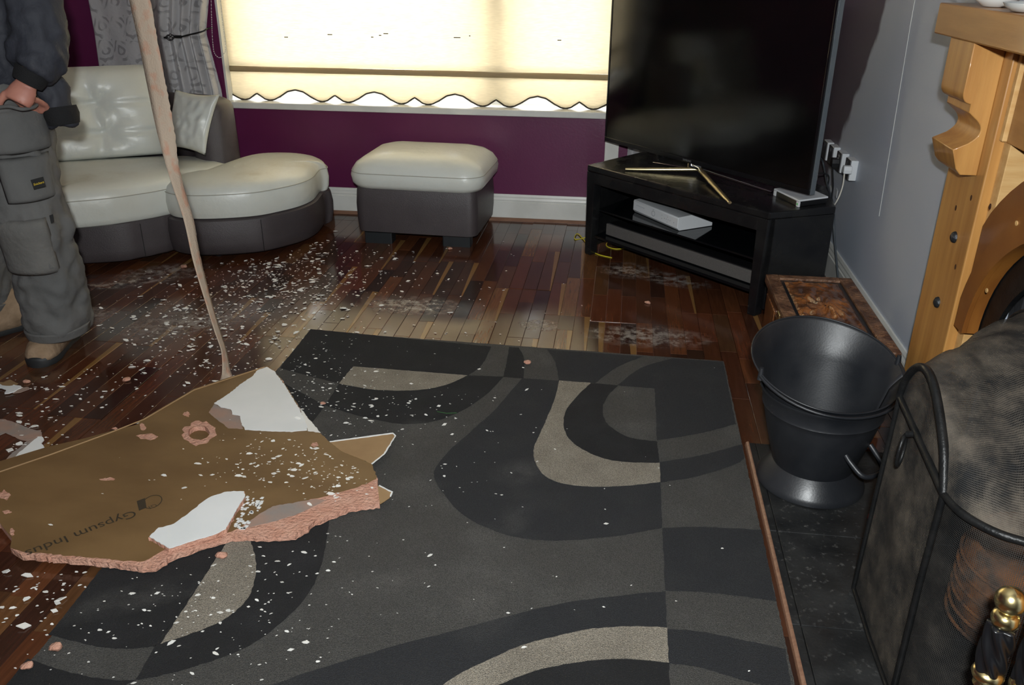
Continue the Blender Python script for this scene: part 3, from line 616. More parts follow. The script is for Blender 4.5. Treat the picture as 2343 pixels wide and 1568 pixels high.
tube('chaise_seam', seam, .0022, 'cream_stitch', sofa, 6, True)
# main seat
st_px = [(60, 530), (150, 523), (270, 511), (385, 491)]
st_fp = spline(fpw(st_px, .215), 5) + [Vector((-2.10, 3.85, 0)), Vector((-2.03, 4.02, 0)), Vector((-2.0, 4.14, 0)), Vector((-2.16, 4.25, 0)), Vector((-2.3, 4.36, 0)), Vector((-2.8, 4.2, 0)), Vector((-3.3, 3.9, 0)), Vector((-3.2, 3.4, 0))]
st_fp = spline(st_fp[::2], 3, True)
cushion_body('seat_cushion', st_fp, [(.02, .208), (-.004, .217), (-.012, .24), (-.014, .29), (-.006, .335), (.012, .362), (.05, .380), (.14, .395), (.3, .402)], 'cream_leather', sofa)
seam = pillow_rings(st_fp, [(-.007, .336)])[0]
tube('seat_seam', seam, .0022, 'cream_stitch', sofa, 6, True)
for (a, b) in ((335, 588), (606, 577)):
    q = U(a, b, .035); d = Vector((q.x, q.y, 0))
    tube('base_seam', [Vector((q.x, q.y-.004, z)) for z in (.04, .08, .15, .20)], .0016, 'black_plastic', sofa, 6)
for (x, y) in ((-1.62, 4.2), (-1.95, 3.8), (-2.25, 3.85), (-2.6, 3.62), (-2.05, 4.4), (-3.2, 3.8)):
    lathe('sofa_leg', [(.018, 0), (.02, .004), (.024, .045)], (x, y, 0), 'foot_plastic', sofa, 14)
# curved arm and backrest shell (brown)
arm_fp = spline([(-2.27, 4.335, 0), (-2.225, 4.235, 0), (-2.14, 4.175, 0), (-2.05, 4.205, 0), (-2.02, 4.30, 0), (-2.08, 4.42, 0), (-2.25, 4.51, 0), (-2.5, 4.545, 0), (-2.95, 4.53, 0), (-3.4, 4.42, 0), (-3.43, 4.31, 0), (-2.95, 4.40, 0), (-2.55, 4.43, 0), (-2.38, 4.41, 0)], 5, True)
def inset_ring(c0, ins, z):
    n = len(c0); ar = sum(c0[i].x*c0[(i+1) % n].y-c0[(i+1) % n].x*c0[i].y for i in range(n)); sg = 1 if ar > 0 else -1; out = []
    for i in range(n):
        t = (c0[(i+1) % n]-c0[i-1]).normalized(); out.append(Vector((c0[i].x-t.y*ins*sg, c0[i].y+t.x*ins*sg, z)))
    return out
rg = [inset_ring(arm_fp, ins, z) for ins, z in ((.0, .20), (-.002, .30), (0, .45), (.003, .63), (.014, .657), (.035, .671), (.055, .675))]
loft('arm_shell', rg, 'brown_leather', sofa, True, True, 50)
# tufted back cushion
def back_pt(u, v, front=1):
    A = U(150, 362, .40); B = U(386, 345, .40); e = (B-A).normalized(); A = B-e*1.05
    n = Vector((e.y, -e.x, 0)).normalized()
    if n.y > 0: n = -n
    rise = .445; lean = .13
    p = A+e*1.05*u + Vector((0, 0, -.015+rise*v)) - n*lean*v
    tk = .085*(max(0, 1-(2*u-1)**8)**.5)*(max(0, 1-(2*v-1)**6)**.5)
    for (tu, tv, rad) in ((.72, .30, .07), (.70, .62, .07), (.30, .3, .07), (.30, .62, .07)):
        d = math.hypot((u-tu)*1.05, (v-tv)*.45); tk -= .035*math.exp(-(d/rad)**2)
        a = math.atan2((v-tv)*.45, (u-tu)*1.05); tk += .008*math.exp(-(d/.16)**2)*math.cos(5*a)
    for lv in (.30, .62): tk -= .010*math.exp(-((v-lv)/.03)**2)
    return p + n*(tk if front > 0 else -max(tk, 0)*.7)
bc = grid('back_cushion', lambda u, v: back_pt(u, v, 1), 70, 40, 'cream_leather', sofa)
grid('back_cushion_rear', lambda u, v: back_pt(1-u, v, -1), 30, 20, 'cream_leather', sofa)
# loose cushion leaning on the arm
def quad_pillow(name, C, th, n, mat, parent=None, nrm=(0, -1, 0), pinch=.10):
    nrm = Vector(nrm).normalized()
    def f(s):
        def g(u, v):
            a, b = 2*u-1, 2*v-1; pu, pv = .5+.5*a*(1-pinch*(1-b*b)*abs(a)), .5+.5*b*(1-pinch*(1-a*a)*abs(b))
            pu = .5+.5*a*(1-pinch*(1-b*b)); pv = .5+.5*b*(1-pinch*(1-a*a))
            p = (Vector(C[0])*(1-pu)+Vector(C[1])*pu)*(1-pv)+(Vector(C[3])*(1-pu)+Vector(C[2])*pu)*pv
            h = th*((1-a*a)**.45)*((1-b*b)**.45) + .006*noise.noise(Vector((u*7, v*7, 3)))*(1-a*a)*(1-b*b)*4
            return p+nrm*s*h
        return g
    V, Fc = [], []
    for s in (1, -1):
        k = len(V); g = f(s); V += [g(i/n, j/n) for j in range(n+1) for i in range(n+1)]
        Fc += [(k+j*(n+1)+i, k+j*(n+1)+i+1, k+(j+1)*(n+1)+i+1, k+(j+1)*(n+1)+i) for j in range(n) for i in range(n)]
    me = bpy.data.meshes.new(name); me.from_pydata([tuple(v) for v in V], [], Fc); bm = bmesh.new(); bm.from_mesh(me); bmesh.ops.remove_doubles(bm, verts=bm.verts, dist=1e-5); bmesh.ops.recalc_face_normals(bm, faces=bm.faces); bm.to_mesh(me); bm.free()
    return link(name, me, mat, parent, 180)
cu = quad_pillow('scatter_cushion', [UY(372, 335, 4.10), UY(470, 356, 4.02), UY(503, 216, 4.10), UY(400, 204, 4.20)], .05, 24, 'cream_leather', None, (.25, -1, .25))
tag(cu, 'small cream leather scatter cushion leaning in the sofa corner', 'cushion')
# ================================================================== FOOTSTOOL
ot = empty('footstool', (-1.02, 4.32, 0)); tag(ot, 'square footstool with cream padded top and brown leather base', 'footstool')
def rrect(x0, x1, y0, y1, r, rot=0, n=6):
    pts = []
    for cx_, cy_, a0 in ((x1-r, y0+r, -PI/2), (x1-r, y1-r, 0), (x0+r, y1-r, PI/2), (x0+r, y0+r, PI)):
        for k in range(n+1): a = a0+PI/2*k/n; pts.append(Vector((cx_+r*math.cos(a), cy_+r*math.sin(a), 0)))
    c = Vector(((x0+x1)/2, (y0+y1)/2, 0)); mr = Matrix.Rotation(rot, 3, 'Z'); return [c+mr@(p-c) for p in pts]
fp = rrect(-1.325, -.695, 4.095, 4.585, .05, -.045)
cushion_body('stool_base', fp, [(.02, .055), (.002, .062), (-.004, .12), (-.006, .2), (0, .27), (.012, .30)], 'brown_leather', ot)
fp2 = rrect(-1.348, -.668, 4.075, 4.60, .10, -.045)
cushion_body('stool_cushion', fp2, [(.05, .283), (.015, .290), (-.004, .310), (-.010, .345), (-.002, .375), (.02, .405), (.06, .430), (.12, .446), (.2, .452)], 'cream_leather', ot)
tube('stool_seam', pillow_rings(fp2, [(-.005, .366)])[0], .002, 'cream_stitch', ot, 6, True)
for (x, y) in ((-1.295, 4.105), (-.885, 4.105), (-1.295, 4.44), (-.885, 4.44)):
    extrude('stool_foot', rrect(x, x+.145, y, y+.08, .006, 0, 2), (0, 0, .057), 'foot_plastic', ot)
# ================================================================== TV STAND + TV
ts = empty('corner_tv_stand', (.3, 3.85, 0)); tag(ts, 'black gloss corner television stand with glass shelves below the window', 'tv stand')
FL, FR = Vector((-.162, 4.105, 0)), Vector((.592, 3.368, 0)); fd = (FR-FL).normalized(); bd = Vector((-fd.y, fd.x, 0))
R2 = Vector((.872, 3.50, 0)); L2 = Vector((.10, 4.45, 0)); B1 = Vector((.90, 3.85, 0)); B2 = Vector((.46, 4.42, 0))
STZ = .447
foot = [FL, FR, R2, B1, B2, L2]
up3 = lambda p, z: Vector((p.x, p.y, z))
extrude('top', [up3(p, STZ-.03) for p in foot], (0, 0, .03), 'black_lacquer', ts, None, .006)
# front apron under the top
def slab(name, a, b, t, z0, z1, mat, parent, bevel=.003, taper=0):
    d = (b-a).normalized(); n = Vector((-d.y, d.x, 0))*t
    V = [up3(a, z0)+d*taper, up3(b, z0)-d*taper, up3(b, z0)-d*taper+n, up3(a, z0)+d*taper+n, up3(a, z1), up3(b, z1), up3(b, z1)+n, up3(a, z1)+n]
    return mesh(name, V, [(0, 3, 2, 1), (4, 5, 6, 7), (0, 1, 5, 4), (1, 2, 6, 5), (2, 3, 7, 6), (3, 0, 4, 7)], mat, parent, None, bevel)
slab('apron', FL+fd*.05, FR-fd*.05, .018, STZ-.085, STZ-.03, 'black_lacquer', ts)
slab('front_leg', FL, FL+fd*.055, .05, 0, STZ-.03, 'black_lacquer', ts, .004, .008)
slab('front_leg', FR-fd*.055, FR, .05, 0, STZ-.03, 'black_lacquer', ts, .004, .008)
slab('side_panel', FR+(R2-FR)*.10, R2, .02, .03, STZ-.03, 'black_lacquer', ts)
slab('side_panel', L2, FL+(L2-FL)*.14, .02, .03, STZ-.03, 'black_lacquer', ts)
slab('back_panel', B2, L2, .015, .03, STZ-.03, 'black_lacquer', ts); slab('back_panel', R2, B1, .015, .03, STZ-.03, 'black_lacquer', ts); slab('back_panel', B1, B2, .015, .03, STZ-.03, 'black_lacquer', ts)
def inset_fp(k, dz): c = sum(foot, Vector())/6; return [up3(c+(p-c)*k, dz) for p in foot]
SH1, SH2 = .235, .105
extrude('glass_shelf', [up3(p, SH1-.008) for p in (FL+fd*.06+bd*.03, FR-fd*.06+bd*.03, R2-(R2-FR)*.06+bd*.02, B1-bd*.05, B2-bd*.05, L2-bd*.03+fd*.03)], (0, 0, .008), 'black_glass', ts)
extrude('lower_shelf', [up3(p, SH2-.012) for p in (FL+fd*.06+bd*.012, FR-fd*.06+bd*.012, R2-(R2-FR)*.06+bd*.02, B1-bd*.05, B2-bd*.05, L2-bd*.03+fd*.03)], (0, 0, .012), 'black_glass', ts)
# soundbar on the lower shelf
sb = empty('soundbar', up3(FL+fd*.5+bd*.1, SH2)); tag(sb, 'long dusty grey soundbar lying on the lower shelf of the stand', 'soundbar')
a = FL+fd*.09+bd*.06; b = FR-fd*.06+bd*.06
slab('body', a+bd*.012, b+bd*.012, .075, SH2+.001, SH2+.062, 'black_plastic', sb, .004)
slab('grille', a, b, .0115, SH2+.004, SH2+.06, 'soundbar_cloth', sb, .003)
# white receiver with sloping top on the glass shelf
rv = empty('set_top_box', up3(U(1550, 530, SH1), SH1)); tag(rv, 'white wedge-shaped receiver box on the middle shelf of the stand', 'receiver')
q0 = U(1549, 530, SH1); q1 = U(1448, 486, SH1); e1 = (q0-q1); WL = e1.length; e1.normalize(); e2 = Vector((-e1.y, e1.x, 0)); DP = .20
pr = [(0, .012), (.012, 0), (DP, 0), (DP, .016), (.075, .066), (.004, .062), (0, .058)]
extrude('body', [q1+e2*d+Vector((0, 0, h+.0015)) for d, h in pr], e1*WL, 'white_plastic', rv, 30, .002)
fo = q1-e2*.0008
for k in range(6):
    c = fo+e1*(WL*(.09+.032*k))+Vector((0, 0, .042)); box('led_slot', tuple(c-Vector((.0012, .0012, .0018))), tuple(c+Vector((.0012, .0012, .0018))), 'print_grey', rv)
c = fo+e1*WL*.47+Vector((0, 0, .036)); tube('dial_ring', [c+e1*(.012*math.cos(t*PI/12))+Vector((0, 0, .012*math.sin(t*PI/12))) for t in range(24)], .0008, 'print_grey', rv, 5, True)
text('lettering', 'wifi', 'print_grey', rv, c+Vector((0, 0, .016))-e1*.006, e1, (0, 0, 1), .008)
for k, (uu, hh) in enumerate(((.66, .046), (.66, .030), (.72, .036), (.76, .036), (.80, .036), (.84, .036), (.92, .034), (.78, .024), (.78, .047))):
    c = fo+e1*(WL*uu)+Vector((0, 0, hh)); box('button_mark', tuple(c-Vector((.0012, .0012, .0012))), tuple(c+Vector((.0012, .0012, .0012))), 'print_grey', rv)
c = q0+e1*.0008
for r in range(3):
    for k in range(9+r):
        p = c+e2*(.085+.010*k)+Vector((0, 0, .046-.013*r))
        if p.z-SH1 > .066-(.085+.01*k-.075)*.4-.004: continue
        box('vent_slot', tuple(p-Vector((.0006, .0006, .003))), tuple(p+Vector((.0006, .0006, .003))), 'white_plastic_dark', rv)
# television
tv = empty('television', up3((FL+FR)/2+bd*.2, STZ)); tag(tv, 'large black flat television on a gold three-pronged foot', 'television')
TL = U(1384, 322, .50); TR = U(1851, 447, .50); te = (TR-TL).normalized(); tn = Vector((te.y, -te.x, 0)); TWd = (TR-TL).length
if tn.y > 0: tn = -tn
TH = .735
def tvbox(name, u0, u1, z0, z1, d0, d1, mat, parent, bevel=.002):
    V = []
    for d in (d0, d1):
        for (u, z) in ((u0, z0), (u1, z0), (u1, z1), (u0, z1)): V.append(TL+te*u-tn*d+Vector((0, 0, z)))
    return mesh(name, V, [(0, 1, 2, 3), (7, 6, 5, 4), (0, 4, 5, 1), (1, 5, 6, 2), (2, 6, 7, 3), (3, 7, 4, 0)], mat, parent, None, bevel)
tvbox('screen', .011, TWd-.011, .022, TH-.012, -.0005, .012, 'tv_screen', tv, 0)
for nm, (u0, u1, z0, z1) in {'b': (0, TWd, 0, .0215), 't': (0, TWd, TH-.0115, TH), 'l': (0, .0105, .0215, TH-.0115), 'r': (TWd-.0105, TWd, .0215, TH-.0115)}.items():
    tvbox('bezel', u0, u1, z0, z1, -.003, .0135, 'tv_bezel', tv, .0015)
tvbox('side_trim', TWd, TWd+.004, 0, TH, .002, .03, 'tv_rim', tv, .001); tvbox('side_trim', -.002, 0, 0, TH, .004, .03, 'tv_rim', tv, .001)
tvbox('rear_shell', .06, TWd-.06, .05, TH-.1, .0136, .055, 'black_plastic', tv, .012)
tvbox('rear_panel', 0, TWd, 0, TH, .0136, .03, 'black_plastic', tv, .002)
text('lettering', 'SAMSUNG', 'print_grey', tv, TL+te*(TWd*.445)+tn*.0034+Vector((0, 0, .007)), te, (0, 0, 1), .012)
hub = U(1600, 389, STZ+.02); hubt = TL+te*(TWd*.47)-tn*.02
tube('stand_neck', [up3(hubt, .53), up3(hubt, .49), hub+Vector((0, 0, .012)), hub], [.02, .02, .018, .012], 'chrome', tv, 12)
for (px, py, mt_, rr) in ((1431, 387, 'gold_metal', .013), (1670, 464, 'gold_metal', .013), (1766, 440, 'chrome', .009), (1495, 372, 'chrome', .009)):
    e = U(px, py, STZ+.008); dd = (e-hub)
    tube('stand_leg', [hub+Vector((0, 0, .004)), hub+dd*.3+Vector((0, 0, .002)), hub+dd*.8, e], [rr*1.05, rr, rr*.8, rr*.6], mt_, tv, 10, flat=.75)
# white router on top of the stand, right end
rt = empty('router', up3(U(1830, 470, STZ), STZ)); tag(rt, 'white and black router box on top of the stand beneath the screen edge', 'router')
a0, a1, a2 = U(1769, 447, STZ), U(1826, 475, STZ), U(1893, 466, STZ); dd = (a2-a1); a3 = a0+dd
def quadbox(name, q, z0, z1, mat, parent, bevel=.002): return extrude(name, [up3(p, z0) for p in q], (0, 0, z1-z0), mat, parent, None, bevel)
quadbox('case_body', [a0+(a2-a0)*.02, a1+(a3-a1)*.03, a2+(a0-a2)*.02, a3+(a1-a3)*.03], STZ+.0005, STZ+.022, 'black_plastic', rt)
quadbox('case_lid', [a0, a1, a2, a3], STZ+.0225, STZ+.030, 'white_plastic', rt)
for p in (a0, a1):
    d = (a1-a0).normalized()*(.018 if p is a0 else -.018)
    quadbox('case_foot', [p, p+d, p+d+dd*.06, p+dd*.06], STZ+.0005, STZ+.022, 'white_plastic', rt, .001)
quadbox('status_light', [a1-(a1-a0).normalized()*.014-dd*.004, a1-(a1-a0).normalized()*.006-dd*.004, a1-(a1-a0).normalized()*.006, a1-(a1-a0).normalized()*.014], STZ+.008, STZ+.015, 'green_led', rt, 0)
# yellow network cable under the stand
yc = spline([U(1405, 505, .1), U(1370, 528, .06), U(1335, 545, .004), U(1315, 547, .004), U(1322, 535, .004), U(1345, 560, .004), U(1363, 580, .004), U(1400, 590, .004)], 6)
yc2 = spline([U(1428, 550, .03), U(1395, 552, .01), U(1388, 563, .004), U(1410, 570, .004), U(1438, 566, .004), U(1447, 560, .004)], 6)
yo = tube('network_cable', yc, .0028, 'yellow_cable', None, 8); tag(yo, 'yellow network cable looping out at the left foot of the stand', 'cable')
yo = tube('network_cable', yc2, .0028, 'yellow_cable', None, 8); tag(yo, 'short yellow cable loop with plug lying under the lower shelf', 'cable')
q = U(1447, 560, .006); box('plug', (q.x-.004, q.y-.012, .001), (q.x+.008, q.y+.006, .012), 'white_cable', yo, .001)
# ================================================================== WINDOW DRESSING
YBL = YW+.06
bx0, bx1 = UY(506, 0, YBL).x-.004, WX1-.02
bl = empty('roman_blind', ((bx0+bx1)/2, YBL, .62)); tag(bl, 'cream fabric blind with scalloped dark braided hem in the window', 'blind')
per = .452; ph0 = UY(480+270*.4012, 215, YBL).x
def hem(x):
    u = ((x-ph0)/per) % 1.0; v = min(u, 1-u)
    K = [(0, .036), (.05, .022), (.10, .006), (.16, 0), (.22, .004), (.30, .022), (.40, .050), (.5, .060)]
    for (a, ha), (b, hb) in zip(K, K[1:]):
        if a <= v <= b: t = (v-a)/(b-a); return ha+(hb-ha)*t
    return .06
HZ = .614
def bl_y(x, z): return YBL+.003*math.sin(x*5+z*2)
NX = 260
xs = [bx0+(bx1-bx0)*i/NX for i in range(NX+1)]
ZB0, ZB1 = .765, .795
def blf(u, v, z0f, z1): x = bx0+(bx1-bx0)*u; z0 = z0f(x); z = z0+(z1-z0)*v; return (x, bl_y(x, z)+.004*math.sin(z*9)*0, z)
grid('blind_skirt', lambda u, v: blf(u, v, lambda x: HZ+hem(x), ZB0), NX, 6, 'blind_fabric', bl, thick=.0008)
grid('batten_pocket', lambda u, v: (bx0+(bx1-bx0)*u, YBL-.006*math.sin(v*PI)-.001, ZB0+(ZB1-ZB0)*v), 40, 4, 'blind_hem', bl, thick=.001)
box('batten', (bx0+.012, YBL+.004, ZB0+.004), (bx1, YBL+.010, ZB0+.017), 'braid', bl)
grid('blind_panel', lambda u, v: blf(u, v, lambda x: ZB1, 2.06), 60, 30, 'blind_fabric', bl, thick=.0008)
tube('braid_trim', [(x, YBL-.004, HZ+hem(x)) for x in xs], .0042, 'braid', bl, 6)
box('headrail', (bx0, YBL-.02, 2.06), (bx1, YBL+.03, 2.10), 'white_paint', bl, .004)
for (a, b, wd) in ((755, 79, 10), (852, 85, 5), (883, 77, 10), (870, 81, 5), (1046, 86, 14), (1075, 82, 3), (1280, 92, 8), (655, 85, 8)):
    p = UY(a, b, YBL-.003); box('stain_speck', (p.x-.0026*wd/2, YBL-.0062, p.z-.0022), (p.x+.0026*wd/2, YBL-.0040, p.z+.0022), 'braid', bl)
# bead chain beside the blind
yc_ = YW-.012
cpx = [(482, -60), (484, 40), (487, 100), (491, 122), (502, 132), (512, 124), (516, 105), (508, 40), (500, -60)]
cp = spline([UY(a, b, yc_) for a, b in cpx], 14)
geo = [tube_geo(cp, .0006, 4)]
acc = 0; last = cp[0]
for p in cp:
    if (p-last).length > .0095:
        last = p; geo.append(loft_geo([[p+Vector((r*math.cos(k*PI/3), r*math.sin(k*PI/3), h)) for k in range(6)] for r, h in ((.0008, -.0026), (.0024, -.0012), (.0024, .0012), (.0008, .0026))]))
o = mesh('bead_chain', *join_geo(geo), 'white_plastic', None, 60); tag(o, 'white beaded pull chain hanging between the curtain and blind', 'chain')
# curtains
def curtain(name, label, x0, x1, z0, z1, folds, fn):
    c = empty(name, ((x0+x1)/2, YW-.05, z0)); tag(c, label, 'curtain', 'silver damask curtains')
    grid('curtain_cloth', fn, 150, 70, 'damask', c, 180, (x1-x0, (z1-z0)), .002)
    return c
def cl(u, v):
    z = .05+v*2.2; t = max(0, min(1, (z-.62)/.34)); flare = abs(z-.97)
    xr = -2.262 + .045*min(1, flare/.30) + (.05*max(0, (z-1.0))/.5 if z > 1 else 0); xl = -2.90 - .02*(1-t) if z < 1.3 else -2.90
    s = u**1.0; x = xl+(xr-xl)*s
    amp = .004+.019*u**1.5
    y = YW-.034-.008*u + amp*math.sin(u*u*46+.6*math.sin(z*3)) + .004*math.sin(u*30+z*5)
    return (x, y, z)
lc = curtain('damask_curtain', 'silver grey damask curtain gathered left of the window behind the sofa', -2.9, -2.2, .05, 2.25, 8, cl)
def cr_(u, v):
    z = .05+v*2.2; x = .03+.42*u; return (x, YW-.055+.022*math.sin(u*30)+.004*math.sin(z*4), z)
curtain('damask_curtain', 'silver patterned curtain hanging behind the television', .03, .45, .05, 2.25, 6, cr_)
# hold-back with cage finial
hb = empty('curtain_holdback', (-2.25, YW-.02, .96)); tag(hb, 'black iron curtain holdback with twisted cage finial', 'holdback')
a = UY(463, 72, YW-.09); b = UY(415, 84, YW-.095); c = UY(400, 84, YW-.097); e = UY(379, 86, YW-.1)
tube('rod', spline([(-2.235, YW, a.z+.012), (-2.235, YW-.06, a.z+.012), a, a.lerp(b, .6), b], 6), .0042, 'curtain_trim', hb, 8)
tube('collar', [b, c], .0075, 'curtain_trim', hb, 10)
for k in range(6):
    ax = (e-c); pts = []
    for i in range(11):
        t = i/10; r = .017*math.sin(PI*t)**.8; an = k*PI/3+t*2.4; up_ = Vector((0, 0, 1)); sd = ax.normalized().cross(up_).normalized()
        pts.append(c+ax*t+up_*r*math.cos(an)+sd*r*math.sin(an))
    tube('cage_wire', pts, .0016, 'curtain_trim', hb, 6)
tube('tip', [e, e+(e-c)*.2], [.006, .003], 'curtain_trim', hb, 8)
# ================================================================== SOCKETS AND CABLES ON THE RIGHT WALL
def socket(y0, zc, label):
    s = empty('wall_socket', (XW, y0+.043, zc-.043)); tag(s, label, 'socket', 'wall sockets')
    box('back_box', (XW-.030, y0, zc-.043), (XW, y0+.086, zc+.043), 'white_plastic', s, .003)
    box('face_plate', (XW-.034, y0+.002, zc-.041), (XW-.0305, y0+.084, zc+.041), 'steel_plate', s, .0015)
    box('switch', (XW-.038, y0+.045, zc+.016), (XW-.0345, y0+.058, zc+.032), 'chrome', s, .001)
    for dy, dz in ((.040, 0), (.028, -.02), (.052, -.02)): box('socket_hole', (XW-.0348, y0+dy, zc+dz-.005), (XW-.0342, y0+dy+.006, zc+dz+.004), 'black_plastic', s)
socket(4.24, .520, 'steel faced wall socket nearest the window corner')
socket(4.105, .524, 'steel faced wall socket second from the window corner')
socket(3.935, .530, 'steel faced wall socket holding the black plug')
socket(3.765, .536, 'steel faced wall socket holding the white plug')
def plug(name, px, py, sz, mat, label, cable, cmat, cr_=.003):
    p = UX(px, py, XW-.045); o = empty(name, p); tag(o, label, 'plug')
    extrude('plug_body', [(XW-.0345, p.y+a*sz, p.z+b*sz) for a, b in ((-1, -.9), (1, -.9), (1.1, 0), (.8, .9), (-.8, .9), (-1.1, 0))], (-.034, 0, 0), mat, o, None, .004)
    tube('lead', spline([Vector((XW-.06, p.y, p.z-sz*.8))]+cable, 6), cr_, cmat, o, 8)
plug('power_plug', 1914, 372, .022, 'black_plastic', 'black plug in the nearer wall socket', [UX(1906, 425, XW-.07), UX(1903, 455, XW-.08), UX(1902, 490, XW-.09), Vector((XW-.1, 3.85, .02))], 'black_cable', .0035)
plug('power_plug', 1942, 388, .018, 'white_plastic', 'white plug in the nearest wall socket beside the black one', [UX(1927, 430, XW-.06), UX(1910, 468, XW-.08), Vector((XW-.1, 3.9, .25))], 'white_cable', .0032)
o = tube('aerial_cable', spline([TL+te*(TWd-.06)-tn*.05+Vector((0, 0, .12)), UX(1880, 365, .93), UX(1892, 420, .94), UX(1903, 455, .93), UX(1908, 485, .94), UX(1909, 540, .955), Vector((.965, 3.55, .03))], 8), .0045, 'grey_cable', None, 8); tag(o, 'thick grey cable drooping from behind the television down the wall', 'cable')
o = tube('power_cable', spline([TL+te*(TWd-.1)-tn*.06+Vector((0, 0, .06)), UX(1894, 400, .955), UX(1890, 440, .95), UX(1888, 470, .95), Vector((.93, 3.75, .05))], 8), .003, 'black_cable', None, 8); tag(o, 'thin black cable hanging behind the screen corner', 'cable')
p = UX(1864, 402, .93); ad = empty('adapter_block', p); box('adapter_body', (p.x-.02, p.y-.014, p.z-.022), (p.x+.012, p.y+.014, p.z+.024), 'white_cable', ad, .003); tube('lead', spline([p+Vector((0, 0, -.02)), p+Vector((.005, .01, -.05)), Vector((.885, p.y, .25)), Vector((.93, p.y+.02, .004))], 6), .003, 'black_cable', ad, 8); tag(ad, 'beige adapter block hanging behind the screen edge', 'adapter')
p = UX(1909, 435, XW-.012)
for i, (da, db) in enumerate(((-6, 0), (8, 6))):
    q = UX(1906+da, 436+db, XW-.03); o = extrude('cable_tag', [q+Vector((0, .016, .02)), q+Vector((0, -.014, .014)), q+Vector((0, -.012, -.02)), q+Vector((0, .014, -.016))], (.0015, 0, 0), 'white_plastic', None); tag(o, ['white paper tag on the cables, left one of two', 'white paper tag on the cables, right one of two'][i], 'tag')
# ================================================================== CARVED CHEST
CZ = .29
c00 = U(1752, 627, CZ); c10 = U(1925, 635, CZ); c11 = U(2074, 806, CZ)
cx0, cx1, cy1, cy0 = c00.x, .865, c00.y, c11.y-.01
ch = empty('carved_chest', ((cx0+cx1)/2, (cy0+cy1)/2, 0)); tag(ch, 'dark carved wooden chest with panelled lid against the grey wall', 'chest')
box('chest_body', (cx0+.012, cy0+.012, .02), (cx1-.012, cy1-.012, CZ-.032), 'carved_wood', ch, .003)
for (x, y) in ((cx0+.02, cy0+.02), (cx1-.06, cy0+.02), (cx0+.02, cy1-.06), (cx1-.06, cy1-.06)): box('chest_foot', (x, y, 0), (x+.04, y+.04, .02), 'carved_wood', ch)
lid = box('lid', (cx0, cy0, CZ-.031), (cx1, cy1, CZ-.010), 'carved_wood', ch, .003)
bw = .045
for nm, a, b in (('l', (cx0, cy0), (cx0+bw, cy1)), ('r', (cx1-bw, cy0), (cx1, cy1)), ('f', (cx0+bw, cy0), (cx1-bw, cy0+bw)), ('b', (cx0+bw, cy1-bw*.8), (cx1-bw, cy1))):
    box('lid_border', (a[0]+.0005, a[1]+.0005, CZ-.010), (b[0]-.0005, b[1]-.0005, CZ), 'carved_border', lid, .002)
box('groove', (cx0+bw, cy0+bw, CZ-.010), (cx1-bw, cy1-bw*.8, CZ-.0085), 'black_plastic', lid)
pa, pb = (cx0+bw+.014, cy0+bw+.016), (cx1-bw-.012, cy1-bw*.8-.014)
def relief(u, v):
    x = pa[0]+(pb[0]-pa[0])*u; y = pa[1]+(pb[1]-pa[1])*v
    ed = min(u, 1-u, v*2, (1-v)*2); h = .006*min(1, ed/.06)
    a, b = u-.5, (v-.52)*1.6; d = math.hypot(a, b*.8)
    h += .010*math.exp(-(d/.33)**2)*(1+.7*math.sin(9*math.atan2(b, a)+d*26)) if ed > .02 else 0
    h += .006*noise.noise(Vector((u*9, v*16, 2))) if ed > .05 else 0
    return (x, y, CZ-.0086+max(h, 0))
grid('carved_panel', relief, 70, 110, 'carved_panel', lid)
for k in range(9):   # carved scrolls on the lid border
    for xx in (cx0+bw*.5, cx1-bw*.5):
        yy = cy0+.06+(cy1-cy0-.1)*k/8; s = 1 if k % 2 else -1
        tube('carved_scroll', [(xx+.014*math.cos(t*.55)*(1-t/16), yy+s*.018*math.sin(t*.55)*(1-t/16), CZ) for t in range(14)], .0018, 'carved_border', lid, 5)
for k in range(3):   # carved mouldings on the visible long side
    yv = cy0+.03+(cy1-cy0-.06)*k/3
    box('side_panel', (cx0+.006, yv+.012, .05), (cx0+.0125, yv+(cy1-cy0-.06)/3-.012, CZ-.06), 'carved_panel', ch, .003)
box('lock_plate', (cx0-.002, cy0+.30, CZ-.07), (cx0+.012, cy0+.345, CZ-.02), 'brass', ch, .002)
# ================================================================== COAL SCUTTLE
BX, BY, HZ0 = .583, 2.135, .0115
cs = empty('coal_scuttle', (BX, BY, HZ0)); tag(cs, 'black metal coal scuttle with flared rim standing on the slate hearth', 'coal scuttle')
lathe('foot_ring', [(.143, 0), (.147, .003), (.147, .010), (.142, .020), (.120, .050), (.108, .064), (.104, .064), (.112, .048), (.134, .018), (.138, 0)], (BX, BY, HZ0), 'scuttle_black', cs, 56)
body = [(.106, .058), (.112, .070), (.134, .15), (.152, .222), (.1555, .236), (.159, .240), (.157, .246), (.167, .284), (.171, .290), (.171, .294), (.1655, .292), (.149, .22), (.130, .14), (.105, .07), (.0, .066)]
lathe('bucket_body', [(r, z) for r, z in body], (BX, BY, HZ0), 'scuttle_black', cs, 64)
bdir = math.atan2(.96, -.28)
def rim(an, k):
    """k=0 joins the body, k=1 the flared rim; the collar rises to the back"""
    c = .5+.5*math.cos(an-bdir); z0 = .296+.010*c; z1 = .306+.112*c**1.1
    r0 = .163; r1 = .168+.034*c+.014*math.sin(an-bdir)**2; r = r0+(r1-r0)*k**1.2; z = z0+(z1-z0)*k
    return Vector((BX+r*math.cos(an), BY+r*math.sin(an), HZ0+z))
NS = 72
